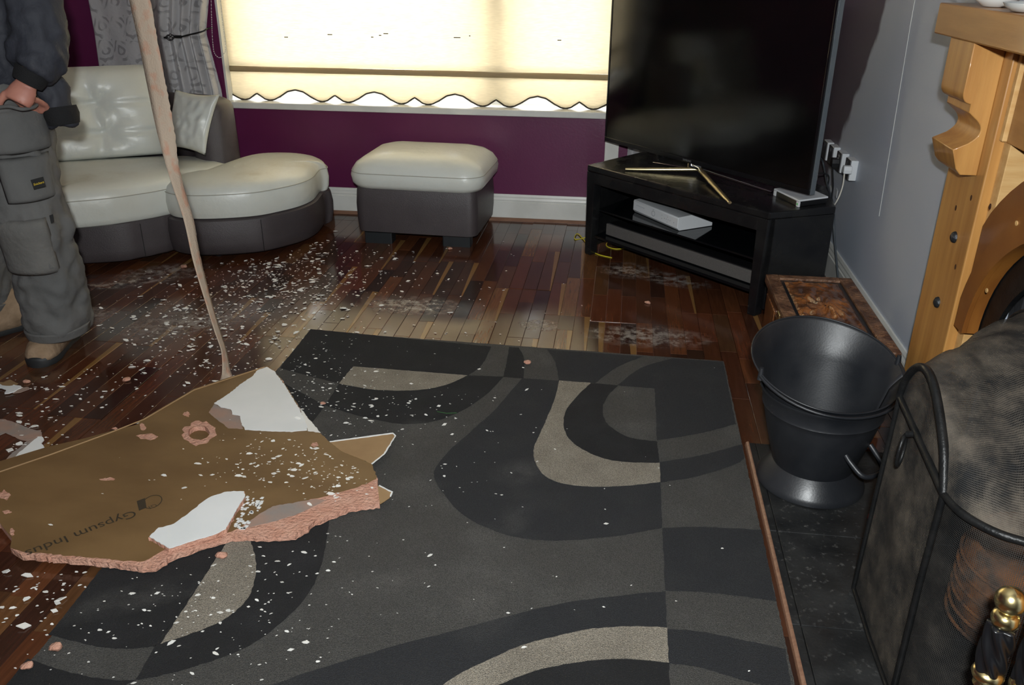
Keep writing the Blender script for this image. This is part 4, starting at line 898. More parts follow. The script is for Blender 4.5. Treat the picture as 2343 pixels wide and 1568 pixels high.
def funnel(u, v):
    an = u*2*PI
    if v > .4: return rim(an, (v-.4)/.6)
    t = v/.4; q = rim(an, 0); r = .104+(.163-.104)*t; return Vector((BX+r*math.cos(an), BY+r*math.sin(an), HZ0+.075+(q.z-HZ0-.075)*t))
grid('flared_collar', funnel, NS, 20, 'scuttle_black', cs, 180, None, .0018)
tube('rolled_rim', [rim(2*PI*i/NS, 1) for i in range(NS)], .0026, 'scuttle_black', cs, 8, True)
# bail handle folded down over the front of the rim
pa_, pb_ = rim(bdir+PI*.52, .95), rim(bdir-PI*.50, .95)
hp = []
for i in range(25):
    t = i/24; an = bdir+PI*.52+t*(PI*.98); q = rim(an, 1); c = Vector((BX, BY, q.z)); d = (q-c).normalized()
    hp.append(q+d*(.004+.007*math.sin(PI*t))+Vector((0, 0, -.003-.004*math.sin(PI*t))))
tube('bail_handle', hp, .0042, 'scuttle_black', cs, 8)
for an in (bdir+PI*.52, bdir-PI*.50):
    q = rim(an, 1); tube('handle_lug', [q+Vector((0, 0, -.016)), q+Vector((0, 0, .018))], [.009, .006], 'scuttle_black', cs, 8)
# tipping handle low on the front
an = math.radians(-50); o_ = Vector((math.cos(an), math.sin(an), 0)); s_ = Vector((-o_.y, o_.x, 0)); c_ = Vector((BX, BY, HZ0))
hpts = [c_+o_*.130-s_*.05+Vector((0, 0, .165)), c_+o_*.150-s_*.05+Vector((0, 0, .150)), c_+o_*.185-s_*.042+Vector((0, 0, .128)), c_+o_*.195+Vector((0, 0, .124)), c_+o_*.185+s_*.042+Vector((0, 0, .128)), c_+o_*.150+s_*.05+Vector((0, 0, .150)), c_+o_*.130+s_*.05+Vector((0, 0, .165))]
tube('tipping_handle', spline(hpts, 6), .0075, 'scuttle_black', cs, 10)
# ================================================================== SPARK GUARD
sg = empty('spark_guard', (.75, 1.52, .0115)); tag(sg, 'black framed wire mesh spark guard with arched front before the fireplace', 'fire guard')
GX = .600
P1b = Vector((GX, 1.671, .016)); P2b = Vector((GX-.003, 1.338, .016)); P1 = Vector((GX, 1.648, .536)); P2 = Vector((GX, 1.347, .500))
archp = spline([P1]+[Vector((GX, y, z)) for y, z in ((1.636, .580), (1.605, .620), (1.566, .643), (1.525, .648), (1.48, .633), (1.425, .597), (1.381, .556))]+[P2], 3)
NA = len(archp)-1
fr = .0062
tube('frame_upright', [P1, P1b], fr*.85, 'soot_iron', sg, 10); tube('frame_upright', [P2, P2.lerp(P2b, .4)+Vector((-.002, 0, 0)), P2b], fr, 'soot_iron', sg, 10)
tube('frame_bottom', [P1b, P1b.lerp(P2b, .5)+Vector((-.003, 0, 0)), P2b], fr*.8, 'soot_iron', sg, 10)
tube('frame_arch', archp, fr*1.35, 'soot_iron', sg, 10); tube('frame_crossbar', [P1, P2], fr*1.15, 'soot_iron', sg, 10)
def gp(u, v):
    lo = P1b.lerp(P2b, u); hi = P1.lerp(P2, u); p = lo.lerp(hi, v); d = .010*noise.noise(Vector((u*3, v*4, 7)))*math.sin(PI*u)*math.sin(PI*v)
    return p+Vector((.004-d, 0, 0))
grid('mesh_panel', gp, 20, 28, 'wire_mesh', sg, 180, (.34, .5))
def gp2(u, v):
    a = archp[int(round(u*NA))]; t = max(0, min(1, (a.y-P1.y)/(P2.y-P1.y))); b = P1.lerp(P2, t); p = b.lerp(a, v); return p+Vector((.004+.006*noise.noise(Vector((u*4, v*3, 1)))*math.sin(PI*u), 0, 0))
grid('mesh_panel', gp2, NA, 10, 'wire_mesh', sg, 180, (.34, .15))
# hood and sides swelling back from the arched front towards the fireplace
BXr = .925; by0, by1, bz0 = 1.165, 2.0, .505
rearp = spline([Vector((BXr, y, z)) for y, z in ((2.0, .52), (1.985, .57), (1.95, .615), (1.88, .655), (1.77, .685), (1.62, .68), (1.45, .64), (1.28, .575), (1.165, .505))], 3)
ribs = spline([P2, (.611, 1.291, .500), (.645, 1.246, .500), (.685, 1.223, .500), (.75, 1.200, .502), (.84, 1.18, .504), (BXr, by0, bz0)], 4)
tube('frame_rib', ribs, fr*1.2, 'soot_iron', sg, 10)
NR = len(ribs)-1
def hood(u, v):
    a = archp[int(round(u*NA))]; b = rearp[int(round(u*NA))]; p = a.lerp(b, v)
    off = ribs[int(round(v*NR))]-P2.lerp(ribs[-1], v)
    return p+off*u**2.2+Vector((0, 0, .020*noise.noise(Vector((u*5, v*4, 3)))+.007*noise.noise(Vector((u*14, v*11, 5)))))*math.sin(PI*v)*(1-u**6)
grid('mesh_hood', hood, NA, NR, 'wire_mesh', sg, 180, (.75, .5))
def side(u, v):
    t = ribs[int(round(u*NR))]; b = Vector((t.x, t.y, .016)); p = b.lerp(t, v); return p+Vector((.004, .006, 0))*(1+noise.noise(Vector((u*5, v*5, 9))))
grid('mesh_side', side, NR, 24, 'wire_mesh_open', sg, 180, (.42, .5))
def side2(u, v):
    t = P1.lerp(Vector((BXr, by1, .52)), u); b = P1b.lerp(Vector((BXr, by1, .016)), u); return b.lerp(t, v)
grid('mesh_side', side2, 12, 12, 'wire_mesh', sg, 180, (.45, .5))
tube('rear_rim', rearp, fr, 'soot_iron', sg, 8)
tube('rear_upright', [(BXr, by0, .016), (BXr, by0, bz0)], fr, 'soot_iron', sg, 8); tube('rear_upright', [(BXr, by1, .016), (BXr, by1, .52)], fr, 'soot_iron', sg, 8)
# ring handle on the crossbar
kn = P1.lerp(P2, .42)
rc_ = Vector((kn.x-.016, kn.y+.012, kn.z-.046))
tube('ring_handle', [rc_+Vector((.012*math.cos(t*PI/14), .022*math.cos(t*PI/14)*.9, .034*math.sin(t*PI/14))) for t in range(28)], .0036, 'soot_iron', sg, 8, True)
tube('ring_stud', [kn+Vector((0, 0, 0)), kn+Vector((-.014, .010, -.008))], .0065, 'soot_iron', sg, 10)
# rusty curved log basket behind the mesh
lb = empty('rusty_fire_pot', U(2352, 1345, .16)); tag(lb, 'rusty round ribbed pot seen through the guard mesh', 'fire pot')
qq = U(2352, 1345, .16); rp0 = Vector((qq.x, qq.y, 0))
lathe('pot_wall', [(.085, .012), (.115, .05), (.135, .12), (.138, .19), (.128, .26), (.122, .265), (.118, .262), (.128, .19), (.125, .12), (.105, .05), (.0, .03)], rp0, 'rust', lb, 40)
for k in range(6): tube('pot_rib', [rp0+Vector((.139*math.cos(t*PI/20), .139*math.sin(t*PI/20), .07+.03*k)) for t in range(40)], .004, 'rust', lb, 6, True)
# ================================================================== COMPANION SET (brass topped)
v = ray(2313, 1375).normalized(); bc_ = EYE+v*1.46
co = empty('companion_set', (bc_.x, bc_.y, .0115)); tag(co, 'fireside tool stand with brass ball finial and black twisted stem', 'tool stand')
zb = bc_.z-.0115
lathe('ball_finial', [(.001, zb+.0215), (.010, zb+.019), (.017, zb+.013), (.0213, zb+.004), (.0215, zb-.003), (.018, zb-.012), (.012, zb-.018), (.010, zb-.020)], (bc_.x, bc_.y, .0115), 'brass', co, 32)
lathe('collar', [(.010, zb-.020), (.017, zb-.024), (.0195, zb-.033), (.017, zb-.042), (.011, zb-.047)], (bc_.x, bc_.y, .0115), 'brass', co, 32)
def twist(z0, z1, r, c, name, parent):
    n = 40; seg = 48; rings = []
    for k in range(n+1):
        z = z0+(z1-z0)*k/n; ph = (z0-z)*26
        bulge = 1+.10*math.sin(PI*k/n)
        rings.append([Vector((c[0], c[1], 0))+Vector(((r*bulge*(1+.16*math.cos(5*(a*2*PI/seg-ph))))*math.cos(a*2*PI/seg), (r*bulge*(1+.16*math.cos(5*(a*2*PI/seg-ph))))*math.sin(a*2*PI/seg), z)) for a in range(seg)])
    return loft(name, rings, 'twist_black', parent, True, True, 180)
zt = bc_.z
twist(zt-.047, zt-.130, .0185, (bc_.x, bc_.y), 'twisted_grip', co)
lathe('collar', [(.012, zb-.127), (.021, zb-.132), (.023, zb-.139), (.020, zb-.147), (.014, zb-.153), (.017, zb-.160), (.011, zb-.168)], (bc_.x, bc_.y, .0115), 'brass', co, 32)
lathe('stem', [(.009, zb-.165), (.009, .03)], (bc_.x, bc_.y, .0115), 'scuttle_black', co, 20)
lathe('base_plate', [(.085, 0), (.09, .004), (.088, .012), (.06, .018), (.02, .03), (.008, .034)], (bc_.x, bc_.y, .0115), 'scuttle_black', co, 40)
hx, hy = bc_.x+.058, bc_.y+.014
po = empty('fire_poker', (hx, hy, .05)); tag(po, 'brass collared fire tool hanging beside the twisted stem at the right edge', 'fire tool')
twist(zt-.055, zt-.16, .013, (hx, hy), 'twisted_grip', po)
lathe('grip_knob', [(.002, zt-.010), (.012, zt-.016), (.016, zt-.028), (.012, zt-.042), (.016, zt-.05), (.011, zt-.058)], (hx, hy, 0), 'brass', po, 28)
lathe('collar', [(.011, zt-.158), (.016, zt-.164), (.016, zt-.172), (.008, zt-.18)], (hx, hy, 0), 'brass', po, 28)
lathe('rod', [(.005, zt-.178), (.005, .06)], (hx, hy, 0), 'scuttle_black', po, 14)
tube('hook_arm', [(bc_.x, bc_.y, zt-.19), (bc_.x+.03, bc_.y+.007, zt-.185), (hx, hy, zt-.187)], .004, 'scuttle_black', co, 8)
# scrap of wrapper on the hearth
q = U(1993, 1183, .0125); o = extrude('sweet_wrapper', [q+Vector((a, b, 0)) for a, b in ((-.012, -.010), (.004, -.014), (.013, -.002), (.006, .010), (-.006, .006))], (0, 0, .006), 'red_wrapper', None, None, .001); tag(o, 'scrap of red wrapper on the hearth behind the guard upright', 'wrapper')
# ================================================================== MANTEL DRESSING
q = UX(2245, 2, .87)
o = lathe('white_dish', [(.02, .0), (.03, .002), (.05, .018), (.056, .03), (.052, .03), (.03, .006), (.0, .005)], (.905, q.y, 1.2525), 'ceramic', None, 32); tag(o, 'small white dish on the end of the pine mantel shelf', 'dish')
o = lathe('white_dish', [(.05, .0), (.06, .002), (.075, .012), (.08, .02), (.076, .02), (.05, .006), (.0, .005)], (.92, 2.20, 1.2525), 'ceramic', None, 32); tag(o, 'wider white dish on the mantel shelf nearest the right edge', 'dish')
ga = empty('green_garland', (.91, 2.60, 1.2525)); tag(ga, 'sprig of green leaves lying on the far end of the mantel shelf', 'garland')
tube('stem', [(.93, 2.50, 1.262), (.92, 2.58, 1.266), (.90, 2.66, 1.262)], .003, 'leaf_green', ga, 6)
lv = None
for k in range(16):
    t = k/15; c = Vector((.93-.03*t, 2.52+.13*t, 1.2655)); an = R.uniform(-1, 1)+(PI/2 if k % 2 else -PI/2)+PI/2; d = Vector((math.cos(an), math.sin(an), R.uniform(.05, .5))).normalized(); s = d.cross(Vector((0, 0, 1))).normalized()*.010; L = R.uniform(.035, .055)
    mesh('leaf', [c, c+d*L*.5+s, c+d*L, c+d*L*.5-s, c+d*L*.5+Vector((0, 0, .003))], [(0, 1, 4), (1, 2, 4), (2, 3, 4), (3, 0, 4)], 'leaf_green', ga)
# ================================================================== BROKEN PLASTERBOARD
def ZA(pts, z): return [U(a*.3927, 820+b*.3927, z) for a, b in pts]
BZ = .034
bd_ = empty('plasterboard_sheet', (-1.2, 2.0, .016)); tag(bd_, 'large broken sheet of brown papered plasterboard lying across the rug', 'plasterboard')
far = [(1560, 45), (1350, 108), (1130, 180), (990, 262), (830, 357), (800, 388), (640, 428), (480, 472), (280, 517), (0, 602), (-220, 668), (-260, 930), (0, 962), (25, 995), (70, 1050), (60, 1105)]
front = [(130, 1145), (330, 1162), (560, 1182), (700, 1200), (830, 1216), (905, 1208), (1000, 1150), (1140, 1100), (1250, 1064), (1350, 1036), (1450, 1034), (1560, 1040), (1720, 1030), (1790, 985), (1820, 955), (1900, 920), (2030, 872), (2130, 852), (2212, 846)]
right = [(2200, 735), (2195, 690), (2165, 620), (2060, 570), (1990, 540), (1920, 490), (1860, 435), (1740, 280), (1640, 120)]
hole = [(1160+58*math.cos(t*PI/9)*(1+.15*R.random()), 437+40*math.sin(t*PI/9)*(1+.15*R.random())) for t in range(18)]
def rough(pts, amp, step=.012, closed=True): return wob(pts, amp, step, closed)
core = far+front+right
co_pts = ZA(far, BZ)+rough(ZA(front, BZ), .003, .008, False)+rough(ZA(right, BZ), .002, .01, False)
from mathutils.geometry import tessellate_polygon
def flat_extrude(name, pts, h, mat, parent, hole=None):
    loops = [pts]+([hole] if hole else []); allp = [p for l in loops for p in l]; n = len(allp)
    bm = bmesh.new(); vs_ = [bm.verts.new(p) for p in allp]+[bm.verts.new(p-Vector((0, 0, h))) for p in allp]
    def fc(ix):
        try: bm.faces.new([vs_[i] for i in ix])
        except ValueError: pass
    for t in tessellate_polygon(loops): fc(t); fc([n+i for i in t][::-1])
    k = 0
    for l in loops:
        for i in range(len(l)): a, b = k+i, k+(i+1) % len(l); fc((a, b, n+b, n+a))
        k += len(l)
    bmesh.ops.recalc_face_normals(bm, faces=bm.faces); me = bpy.data.meshes.new(name); bm.to_mesh(me); bm.free()
    return link(name, me, mat, parent)
hole3 = ZA(hole, BZ)
flat_extrude('gypsum_core', co_pts, .0165, 'gypsum_pink', bd_, hole3)
pfront = [(130, 1130), (330, 1145), (560, 1164), (700, 1180), (830, 1188), (905, 1150), (1000, 1090), (1140, 1060), (1250, 1040), (1350, 1012), (1420, 976), (1500, 915), (1590, 862), (1720, 842), (1850, 815), (2080, 755), (2192, 705)]
pap = [p+Vector((0, 0, .0011)) for p in ZA(far, BZ)+rough(ZA(pfront, BZ), .0025, .008, False)+rough(ZA(right[1:], BZ), .002, .01, False)]
flat_extrude('paper_face', pap, .001, 'paper_brown', bd_, [p+Vector((0, 0, .0011)) for p in hole3])
flat_extrude('hole_floor', [p+Vector((0, 0, -.0155)) for p in hole3], .0008, 'paper_brown', bd_)
def lay(name, pts, mat, h=.0012, lift=.0013, amp=.0015, par=bd_, step=.008): return flat_extrude(name, rough([p+Vector((0, 0, lift+h)) for p in ZA(pts, BZ)], amp, step), h, mat, par)
sk1 = [(1555, 55), (1600, 82), (1660, 160), (1720, 260), (1745, 300), (1790, 400), (1790, 424), (1700, 432), (1560, 428), (1430, 420), (1400, 370), (1400, 340), (1355, 330), (1345, 300), (1290, 290), (1250, 265), (1330, 215), (1410, 150), (1470, 110), (1500, 75)]
lay('skim_patch', sk1, 'skim_white', .002)
lay('skim_edge', [(1745, 290), (1790, 345), (1866, 437), (1795, 426)], 'paint_flake', .0016)
lay('torn_paper', [(1250, 268), (1290, 292), (1345, 302), (1355, 332), (1400, 342), (1415, 415), (1330, 410), (1285, 375), (1215, 320)], 'tape_grey', .0006, .0012)
sk2 = [(1425, 800), (1330, 802), (1250, 825), (1200, 850), (1100, 935), (1000, 1000), (930, 1015), (875, 1065), (990, 1135), (1160, 1080), (1260, 1050), (1320, 1020), (1400, 880), (1430, 830)]
ch_ = lay('raised_chunk', [(870, 1070)]+sk2, 'gypsum_pink', .0105, .0015, .002)
lay('skim_patch', sk2, 'skim_white', .002, .0125)
for _ in range(60):
    t, s_ = R.random(), R.random(); a = 1430+130*t*(1-.6*s_) - 60*s_; b = 795+190*s_*1.0+20*t; r_ = R.uniform(5, 15)
    if a > 1430-(b-800)*.45: lay('skim_chip', [(a-r_, b+r_*.2), (a-r_*.2, b-r_*.5), (a+r_, b-r_*.4), (a+r_*.3, b+r_*.5)], 'skim_white', .0015, .0013, .0006)
lay('torn_face', [(1425, 972), (1510, 908), (1590, 864), (1830, 822), (1905, 828), (1720, 915), (1560, 962), (1430, 990)], 'tape_grey', .0006, .0004)
lay('paper_flap', [(1920, 490), (2290, 440), (2306, 456), (2240, 562), (2165, 622), (2128, 600), (1990, 545)], 'paper_light', .0012, .0006, .001)
lay('flap_edge', [(1922, 487), (2290, 437), (2309, 455), (2243, 563), (2168, 623), (2162, 618), (2236, 560), (2300, 456), (2288, 444), (1924, 493)], 'skim_white', .0010, .0016, .0008)
lay('paper_flap', [(2195, 733), (2286, 775), (2276, 802), (2215, 846), (2196, 800)], 'paper_light', .0012, -.004, .001)
lay('flap_edge', [(2210, 736), (2288, 774), (2279, 803), (2270, 802), (2279, 777), (2206, 741)], 'skim_white', .0010, -.0026, .0008)
# pink torn spots in the paper
def torn(cx_, cy_, rx, ry, n=14, mat='gypsum_pink', name='torn_spot'):
    lay(name, [(cx_+rx*math.cos(t*2*PI/n)*R.uniform(.55, 1.25), cy_+ry*math.sin(t*2*PI/n)*R.uniform(.55, 1.25)) for t in range(n)], mat, .0010, .0012, .0008)
ring_o = [(1160+88*math.cos(t*PI/12)*R.uniform(.78, 1.28), 437+66*math.sin(t*PI/12)*R.uniform(.8, 1.25)) for t in range(24)]
ring = [p+Vector((0, 0, .0026)) for p in ZA(ring_o, BZ)]
flat_extrude('torn_rim', ring, .0012, 'gypsum_pink', bd_, [p+Vector((0, 0, .0026)) for p in hole3])
torn(1085, 330, 26, 15); torn(830, 405, 22, 20); torn(860, 460, 62, 18); torn(630, 708, 48, 9); torn(30, 800, 45, 26); torn(40, 900, 30, 10); torn(1835, 505, 22, 16); torn(668, 412, 18, 7); torn(70, 1020, 18, 22)
# long taped edge strip along the far side and a light paper edge line
e_pts = ZA([(1540, 52), (1130, 186), (840, 356), (640, 435), (300, 560), (0, 662), (-220, 735)], BZ+.0022)
tube('paper_edge', e_pts, .0022, 'paper_light', bd_, 6)
def ZI(a, b, z=BZ+.0016): return U(a*.17926, 1090+b*.17926, z)
g0, g1 = ZI(1720, 440), ZI(270, 985)
xd = (g1-g0).normalized(); yd = Vector((0, 0, 1)).cross(xd)
tx = text('lettering', 'Gypsum Indus', 'ink', bd_, g0, xd, yd, 1.0, 0)
wdt = max((v_.co-g0).dot(xd) for v_ in tx.data.vertices); L_ = (g1-g0).length*.97
for v_ in tx.data.vertices:
    d = v_.co-g0; v_.co = g0+xd*(d.dot(xd)*L_/wdt)+yd*(d.dot(yd)*L_/wdt*1.0-.004)+Vector((0, 0, 0))
lg = [ZI(1745, 320), ZI(1850, 280), ZI(1870, 400), ZI(1775, 440)]
extrude('print_block', lg, (0, 0, .0004), 'ink', bd_)
oc = ZI(1945, 325); ox = ZI(2065, 285)-oc; oy = ZI(1960, 400)-oc
tube('print_oval', [oc+ox*math.cos(t*PI/14)+oy*math.sin(t*PI/14) for t in range(28)], .0014, 'ink', bd_, 5, True, .3)
text('lettering', 'GI', 'ink', bd_, ZI(1990, 350), xd, yd, .022, 0)
# ------------------------------------------------------------------ two smaller fragments at the left
def frag(name, label, layers, scx, oy_):
    f = empty(name, U(40, 1000, 0)); tag(f, label, 'plaster fragment')
    for nm, pts, mat, h, lift in layers: flat_extrude(nm, rough([U(a*scx, oy_+b*scx, lift+h) for a, b in pts], .0012, .008), h, mat, f)
frag('plaster_fragment', 'grey jointing tape strip with white plaster chip beside the broken sheet', [
    ('tape_strip', [(-300, 260), (0, 310), (90, 305), (400, 400), (700, 530), (880, 575), (980, 570), (1005, 720), (900, 720), (640, 830), (480, 790), (300, 710), (130, 630), (0, 690), (-300, 700)], 'tape_grey', .0015, .002),
    ('tape_fold', [(640, 850), (900, 720), (740, 870), (540, 1040), (420, 1130), (290, 1285), (80, 1330), (300, 1100), (470, 990)], 'tape_grey', .0012, .004),
    ('plaster_chip', [(910, 720), (1005, 720), (1050, 790), (980, 880), (1055, 960), (870, 1065), (700, 1180), (560, 1245), (300, 1285), (420, 1130), (540, 1040), (740, 870)], 'skim_white', .004, .006)], .0957, 930)
frag('plaster_fragment', 'flat white and beige plaster fragment at the left edge near the boot', [
    ('beige_paper', [(-200, 420), (150, 430), (400, 330), (730, 490), (600, 560), (250, 575), (0, 640), (-200, 600)], 'paper_light', .001, .002),
    ('grey_paper', [(840, 650), (1150, 620), (1155, 720), (800, 850), (500, 885), (600, 790)], 'tape_grey', .001, .002),
    ('plaster_chip', [(-200, 560), (0, 500), (80, 560), (250, 580), (400, 580), (600, 550), (830, 570), (850, 650), (700, 700), (560, 800), (350, 860), (160, 885), (250, 740), (60, 660), (-200, 640)], 'skim_white', .003, .0035)], .0574, 850)
# ================================================================== HANGING STRIP OF JOINTING TAPE
rows = [(-150, 268, 320), (0, 296, 343), (100, 318, 361), (200, 338, 380), (300, 359, 398), (400, 386, 412), (500, 419, 441), (600, 442, 460), (700, 472, 486), (760, 491, 504), (805, 506, 518), (850, 508, 527), (872, 503, 533)]
def tape_edges():
    E = []
    for (py, a, b) in rows:
        k = (py-872)/(0-872); yy = 2.475+.20*k
        pa__ = UY(a, py, yy); pb__ = UY(b, py, yy); wpx = (pb__-pa__).length; dy = math.sqrt(max(0, .062**2-wpx**2))*(.6 if py < 860 else .1)
        E.append((UY(a, py, yy-dy/2), UY(b, py, yy+dy/2)))
    a0, b0 = E[0]; a1, b1 = E[1]
    top = []
    k = (ZC-a0.z)/(a0.z-a1.z); top.append((a0+(a0-a1)*k, b0+(a0-a1)*k)); top[0][0].z = ZC; top[0][1].z = ZC
    return top+E
TE = tape_edges(); la = spline([e[0] for e in TE], 12); lb_ = spline([e[1] for e in TE], 12)
V = []; Fc = []
for i, (a, b) in enumerate(zip(la, lb_)):
    j = .0018*R.uniform(-1, 1); d = (b-a)
    V += [a, a+d*.33+Vector((0, -.003, 0)), a+d*.66+Vector((0, .003, 0)), b+d.normalized()*abs(j)*2]
for i in range(len(la)-1):
    for k in range(3): Fc.append((i*4+k, i*4+k+1, (i+1)*4+k+1, (i+1)*4+k))
tp = mesh('jointing_tape', V, Fc, 'tape_paper', None, 40); so = tp.modifiers.new('solid', 'SOLIDIFY'); so.thickness = .0012
tag(tp, 'long paper jointing tape hanging from the ceiling down to the broken sheet', 'tape')
# ================================================================== FLAKES OF PAINT AND CRUMBS
def gauss_pts(c, n):
    out = []
    for (x, y, sx, sy, wgt) in c: out += [(R.gauss(x, sx), R.gauss(y, sy)) for _ in range(int(n*wgt))]
    return out
flo = gauss_pts([(650, 590, 75, 40, .13), (600, 655, 95, 40, .18), (700, 650, 90, 40, .12), (470, 720, 120, 45, .14), (400, 810, 130, 45, .12), (570, 760, 80, 45, .09), (830, 610, 90, 45, .07), (130, 900, 110, 60, .07), (80, 1010, 55, 40, .03), (1000, 690, 180, 60, .04), (120, 1370, 80, 70, .05), (520, 870, 40, 25, .03)], 1700)
rgp = gauss_pts([(750, 850, 80, 50, .2), (700, 900, 60, 60, .12), (860, 930, 100, 60, .15), (980, 1000, 160, 100, .12), (560, 1330, 180, 110, .25), (1100, 1150, 330, 230, .12), (420, 1420, 140, 80, .14)], 620)
bop = gauss_pts([(690, 1055, 85, 38, .4), (610, 1070, 80, 30, .2), (770, 1110, 50, 25, .15), (790, 1060, 45, 25, .15), (400, 1090, 150, 60, .05)], 300)
sofa_ex = [Vector((p.x, p.y, 0)) for p in ch_fp]; base_ex = [Vector((p.x, p.y, 0)) for p in base_fp]
BOARD = [Vector((p.x, p.y, 0)) for p in ZA(core, BZ)]
flakes = []
for zone, pts in (('floor', flo), ('rug', rgp), ('board', bop)):
    for (a, b) in pts:
        if not (-30 < a < CW and b < CH+20): continue
        p = U(a, b, 0)
        onb = inside(p, BOARD); onr = inside(p, RUGP)
        if zone == 'board':
            if not onb: continue
            p = U(a, b, BZ+.0028)
        elif onb: continue
        elif onr: p = U(a, b, RZ+.0042); 
        else: p = U(a, b, .0025)
        if zone == 'rug' and not onr: zone_ = 'floor'
        elif zone == 'floor' and onr: zone_ = 'rug'
        else: zone_ = zone
        if inside(p, sofa_ex) or inside(p, base_ex) or p.y > 4.5 or p.x < -3: continue
        if p.x > .42: continue
        if -1.34 < p.x < -.7 and p.y > 4.08: continue
        if (Vector((p.x, p.y, 0))-Vector((-2.0, 2.65, 0))).length < .19 or (Vector((p.x, p.y, 0))-Vector((-2.3, 2.75, 0))).length < .2: continue
        s = min(.02, .0014+.0026*R.random()+(.009*R.random()**5)); s *= {'floor': 1.3, 'rug': .8, 'board': .95}[zone_]
        d = (p-EYE).length; flakes.append((s/d, zone_, p, s))
flakes.sort(key=lambda t: -t[0])
def flake_mesh(n=6):
    q = [(math.cos(t*2*PI/n)*R.uniform(.6, 1.15), math.sin(t*2*PI/n)*R.uniform(.35, .62)) for t in range(n)]
    return q
variants = []
for k in range(8):
    q = flake_mesh(R.choice([4, 5, 6])); n = len(q); V = [(x, y, -.08) for x, y in q]+[(x, y, .08) for x, y in q]
    me = bpy.data.meshes.new('paint_flake'); me.from_pydata(V, [], [tuple(range(n))[::-1], tuple(range(n, 2*n))]+[(i, (i+1) % n, (i+1) % n+n, i+n) for i in range(n)]); me.materials.append(M['paint_flake']); variants.append(me)
LBL = {'floor': ('white paint flake fallen on the dark wood floor', 'paint flakes on the wood floor'), 'rug': ('white paint flake fallen on the patterned rug', 'paint flakes on the rug'), 'board': ('white paint flake lying on the brown plasterboard sheet', 'paint flakes on the plasterboard')}
NIND = 220
MARKS = [(U(600, 600), 'in front of the chaise'), (U(130, 860), 'near the work boots'), (U(480, 780), 'beside the hanging tape'), (U(60, 1000), 'around the grey tape fragment'), (U(720, 700), 'behind the far left rug corner'), (U(950, 600), 'in front of the footstool'), (U(110, 1380), 'left of the near rug edge'), (U(350, 700), 'between the person and the tape'), (U(1100, 700), 'behind the middle of the rug')]
RMARKS = [(U(720, 850), 'at its far left corner'), (U(560, 1330), 'around its beige leaf'), (U(880, 920), 'on its black curve'), (U(1100, 1200), 'on its middle'), (U(400, 1430), 'near its left edge'), (U(900, 1400), 'on its grey field')]
BMARKS = [(U(700, 1050), 'right of its hole'), (U(560, 1080), 'between its hole and white patch'), (U(790, 1100), 'near its torn end'), (U(300, 1100), 'near its lettering')]
def near(p, L): return min(L, key=lambda m_: (m_[0].x-p.x)**2+(m_[0].y-p.y)**2)[1]
rest_ = {'floor': [], 'rug': [], 'board': []}
for k, (_, zn, p, s) in enumerate(flakes):
    me = variants[k % 8]; rot = (R.uniform(-.3, .3), R.uniform(-.3, .3), R.uniform(-.6, .6)+.2)
    if k < NIND:
        o = bpy.data.objects.new('paint_flake', me); COL.objects.link(o); o.location = p+Vector((0, 0, s*.15)); o.rotation_euler = rot; o.scale = (s, s, s)
        wh = near(p, {'floor': MARKS, 'rug': RMARKS, 'board': BMARKS}[zn]); tag(o, {'floor': 'white paint flake on the wood floor ', 'rug': 'white paint flake on the rug, ', 'board': 'white paint flake on the brown plasterboard, '}[zn]+wh, 'paint flake', LBL[zn][1]+' '+wh)
    else:
        from mathutils import Euler
        mm = Euler(rot).to_matrix(); rest_[zn].append(([p+Vector((0, 0, s*.15))+mm@(v_.co*s) for v_ in me.vertices], [tuple(f.vertices) for f in me.polygons]))
for zn, lst in rest_.items():
    o = mesh('paint_crumbs', *join_geo(lst), 'paint_flake'); tag(o, {'floor': 'fine white paint crumbs strewn over the wood floor', 'rug': 'fine white paint crumbs strewn over the rug', 'board': 'fine white paint crumbs strewn over the brown sheet'}[zn], 'debris', kind='stuff')
def crumb(px, py, z, r, label):
    c = U(px, py, z); me = bpy.data.meshes.new('gypsum_crumb'); bm = bmesh.new(); bmesh.ops.create_icosphere(bm, subdivisions=2, radius=r)
    for v_ in bm.verts: v_.co = Vector((v_.co.x*1.2, v_.co.y, v_.co.z*.6))*(1+.5*noise.noise(v_.co*90+c*7))
    bm.to_mesh(me); bm.free(); o = link('gypsum_crumb', me, 'gypsum_pink', None, 60); o.location = c+Vector((0, 0, r*.5)); tag(o, label, 'gypsum crumb', 'pink gypsum crumbs'); return o
crumb(422, 613, 0, .014, 'pink gypsum crumb on the floor in front of the chaise')
crumb(290, 872, 0, .012, 'pink gypsum crumb on the floor right of the work boot')
crumb(480, 708, 0, .010, 'pink gypsum crumb on the floor beside the hanging tape')
crumb(62, 876, 0, .010, 'pink gypsum crumb on the floor by the plaster fragment')
crumb(507, 1275, RZ+.004, .012, 'pink gypsum crumb on the beige leaf of the rug')
crumb(127, 1487, RZ+.004, .012, 'pink gypsum crumb on the grey corner patch of the rug')
crumb(62, 1530, RZ+.004, .011, 'pink gypsum crumb near the bottom left of the rug')
crumb(1207, 832, RZ+.004, .011, 'pink gypsum crumb on the grey stripe by the far rug edge')
crumb(740, 925, RZ+.004, .008, 'pink gypsum crumb on the rug right of the white plaster corner')
crumb(1482, 695, 0, .010, 'pale crumb on the bare floor before the television stand')
crumb(1030, 571, 0, .010, 'pale crumb at the front foot of the footstool')
o = tube('grass_stem', [U(1000, 942, RZ+.006), U(1022, 946, RZ+.008), U(1045, 945, RZ+.006)], .0011, 'leaf_green', None, 5); tag(o, 'thin green stem lying on the black curve of the rug', 'stem')
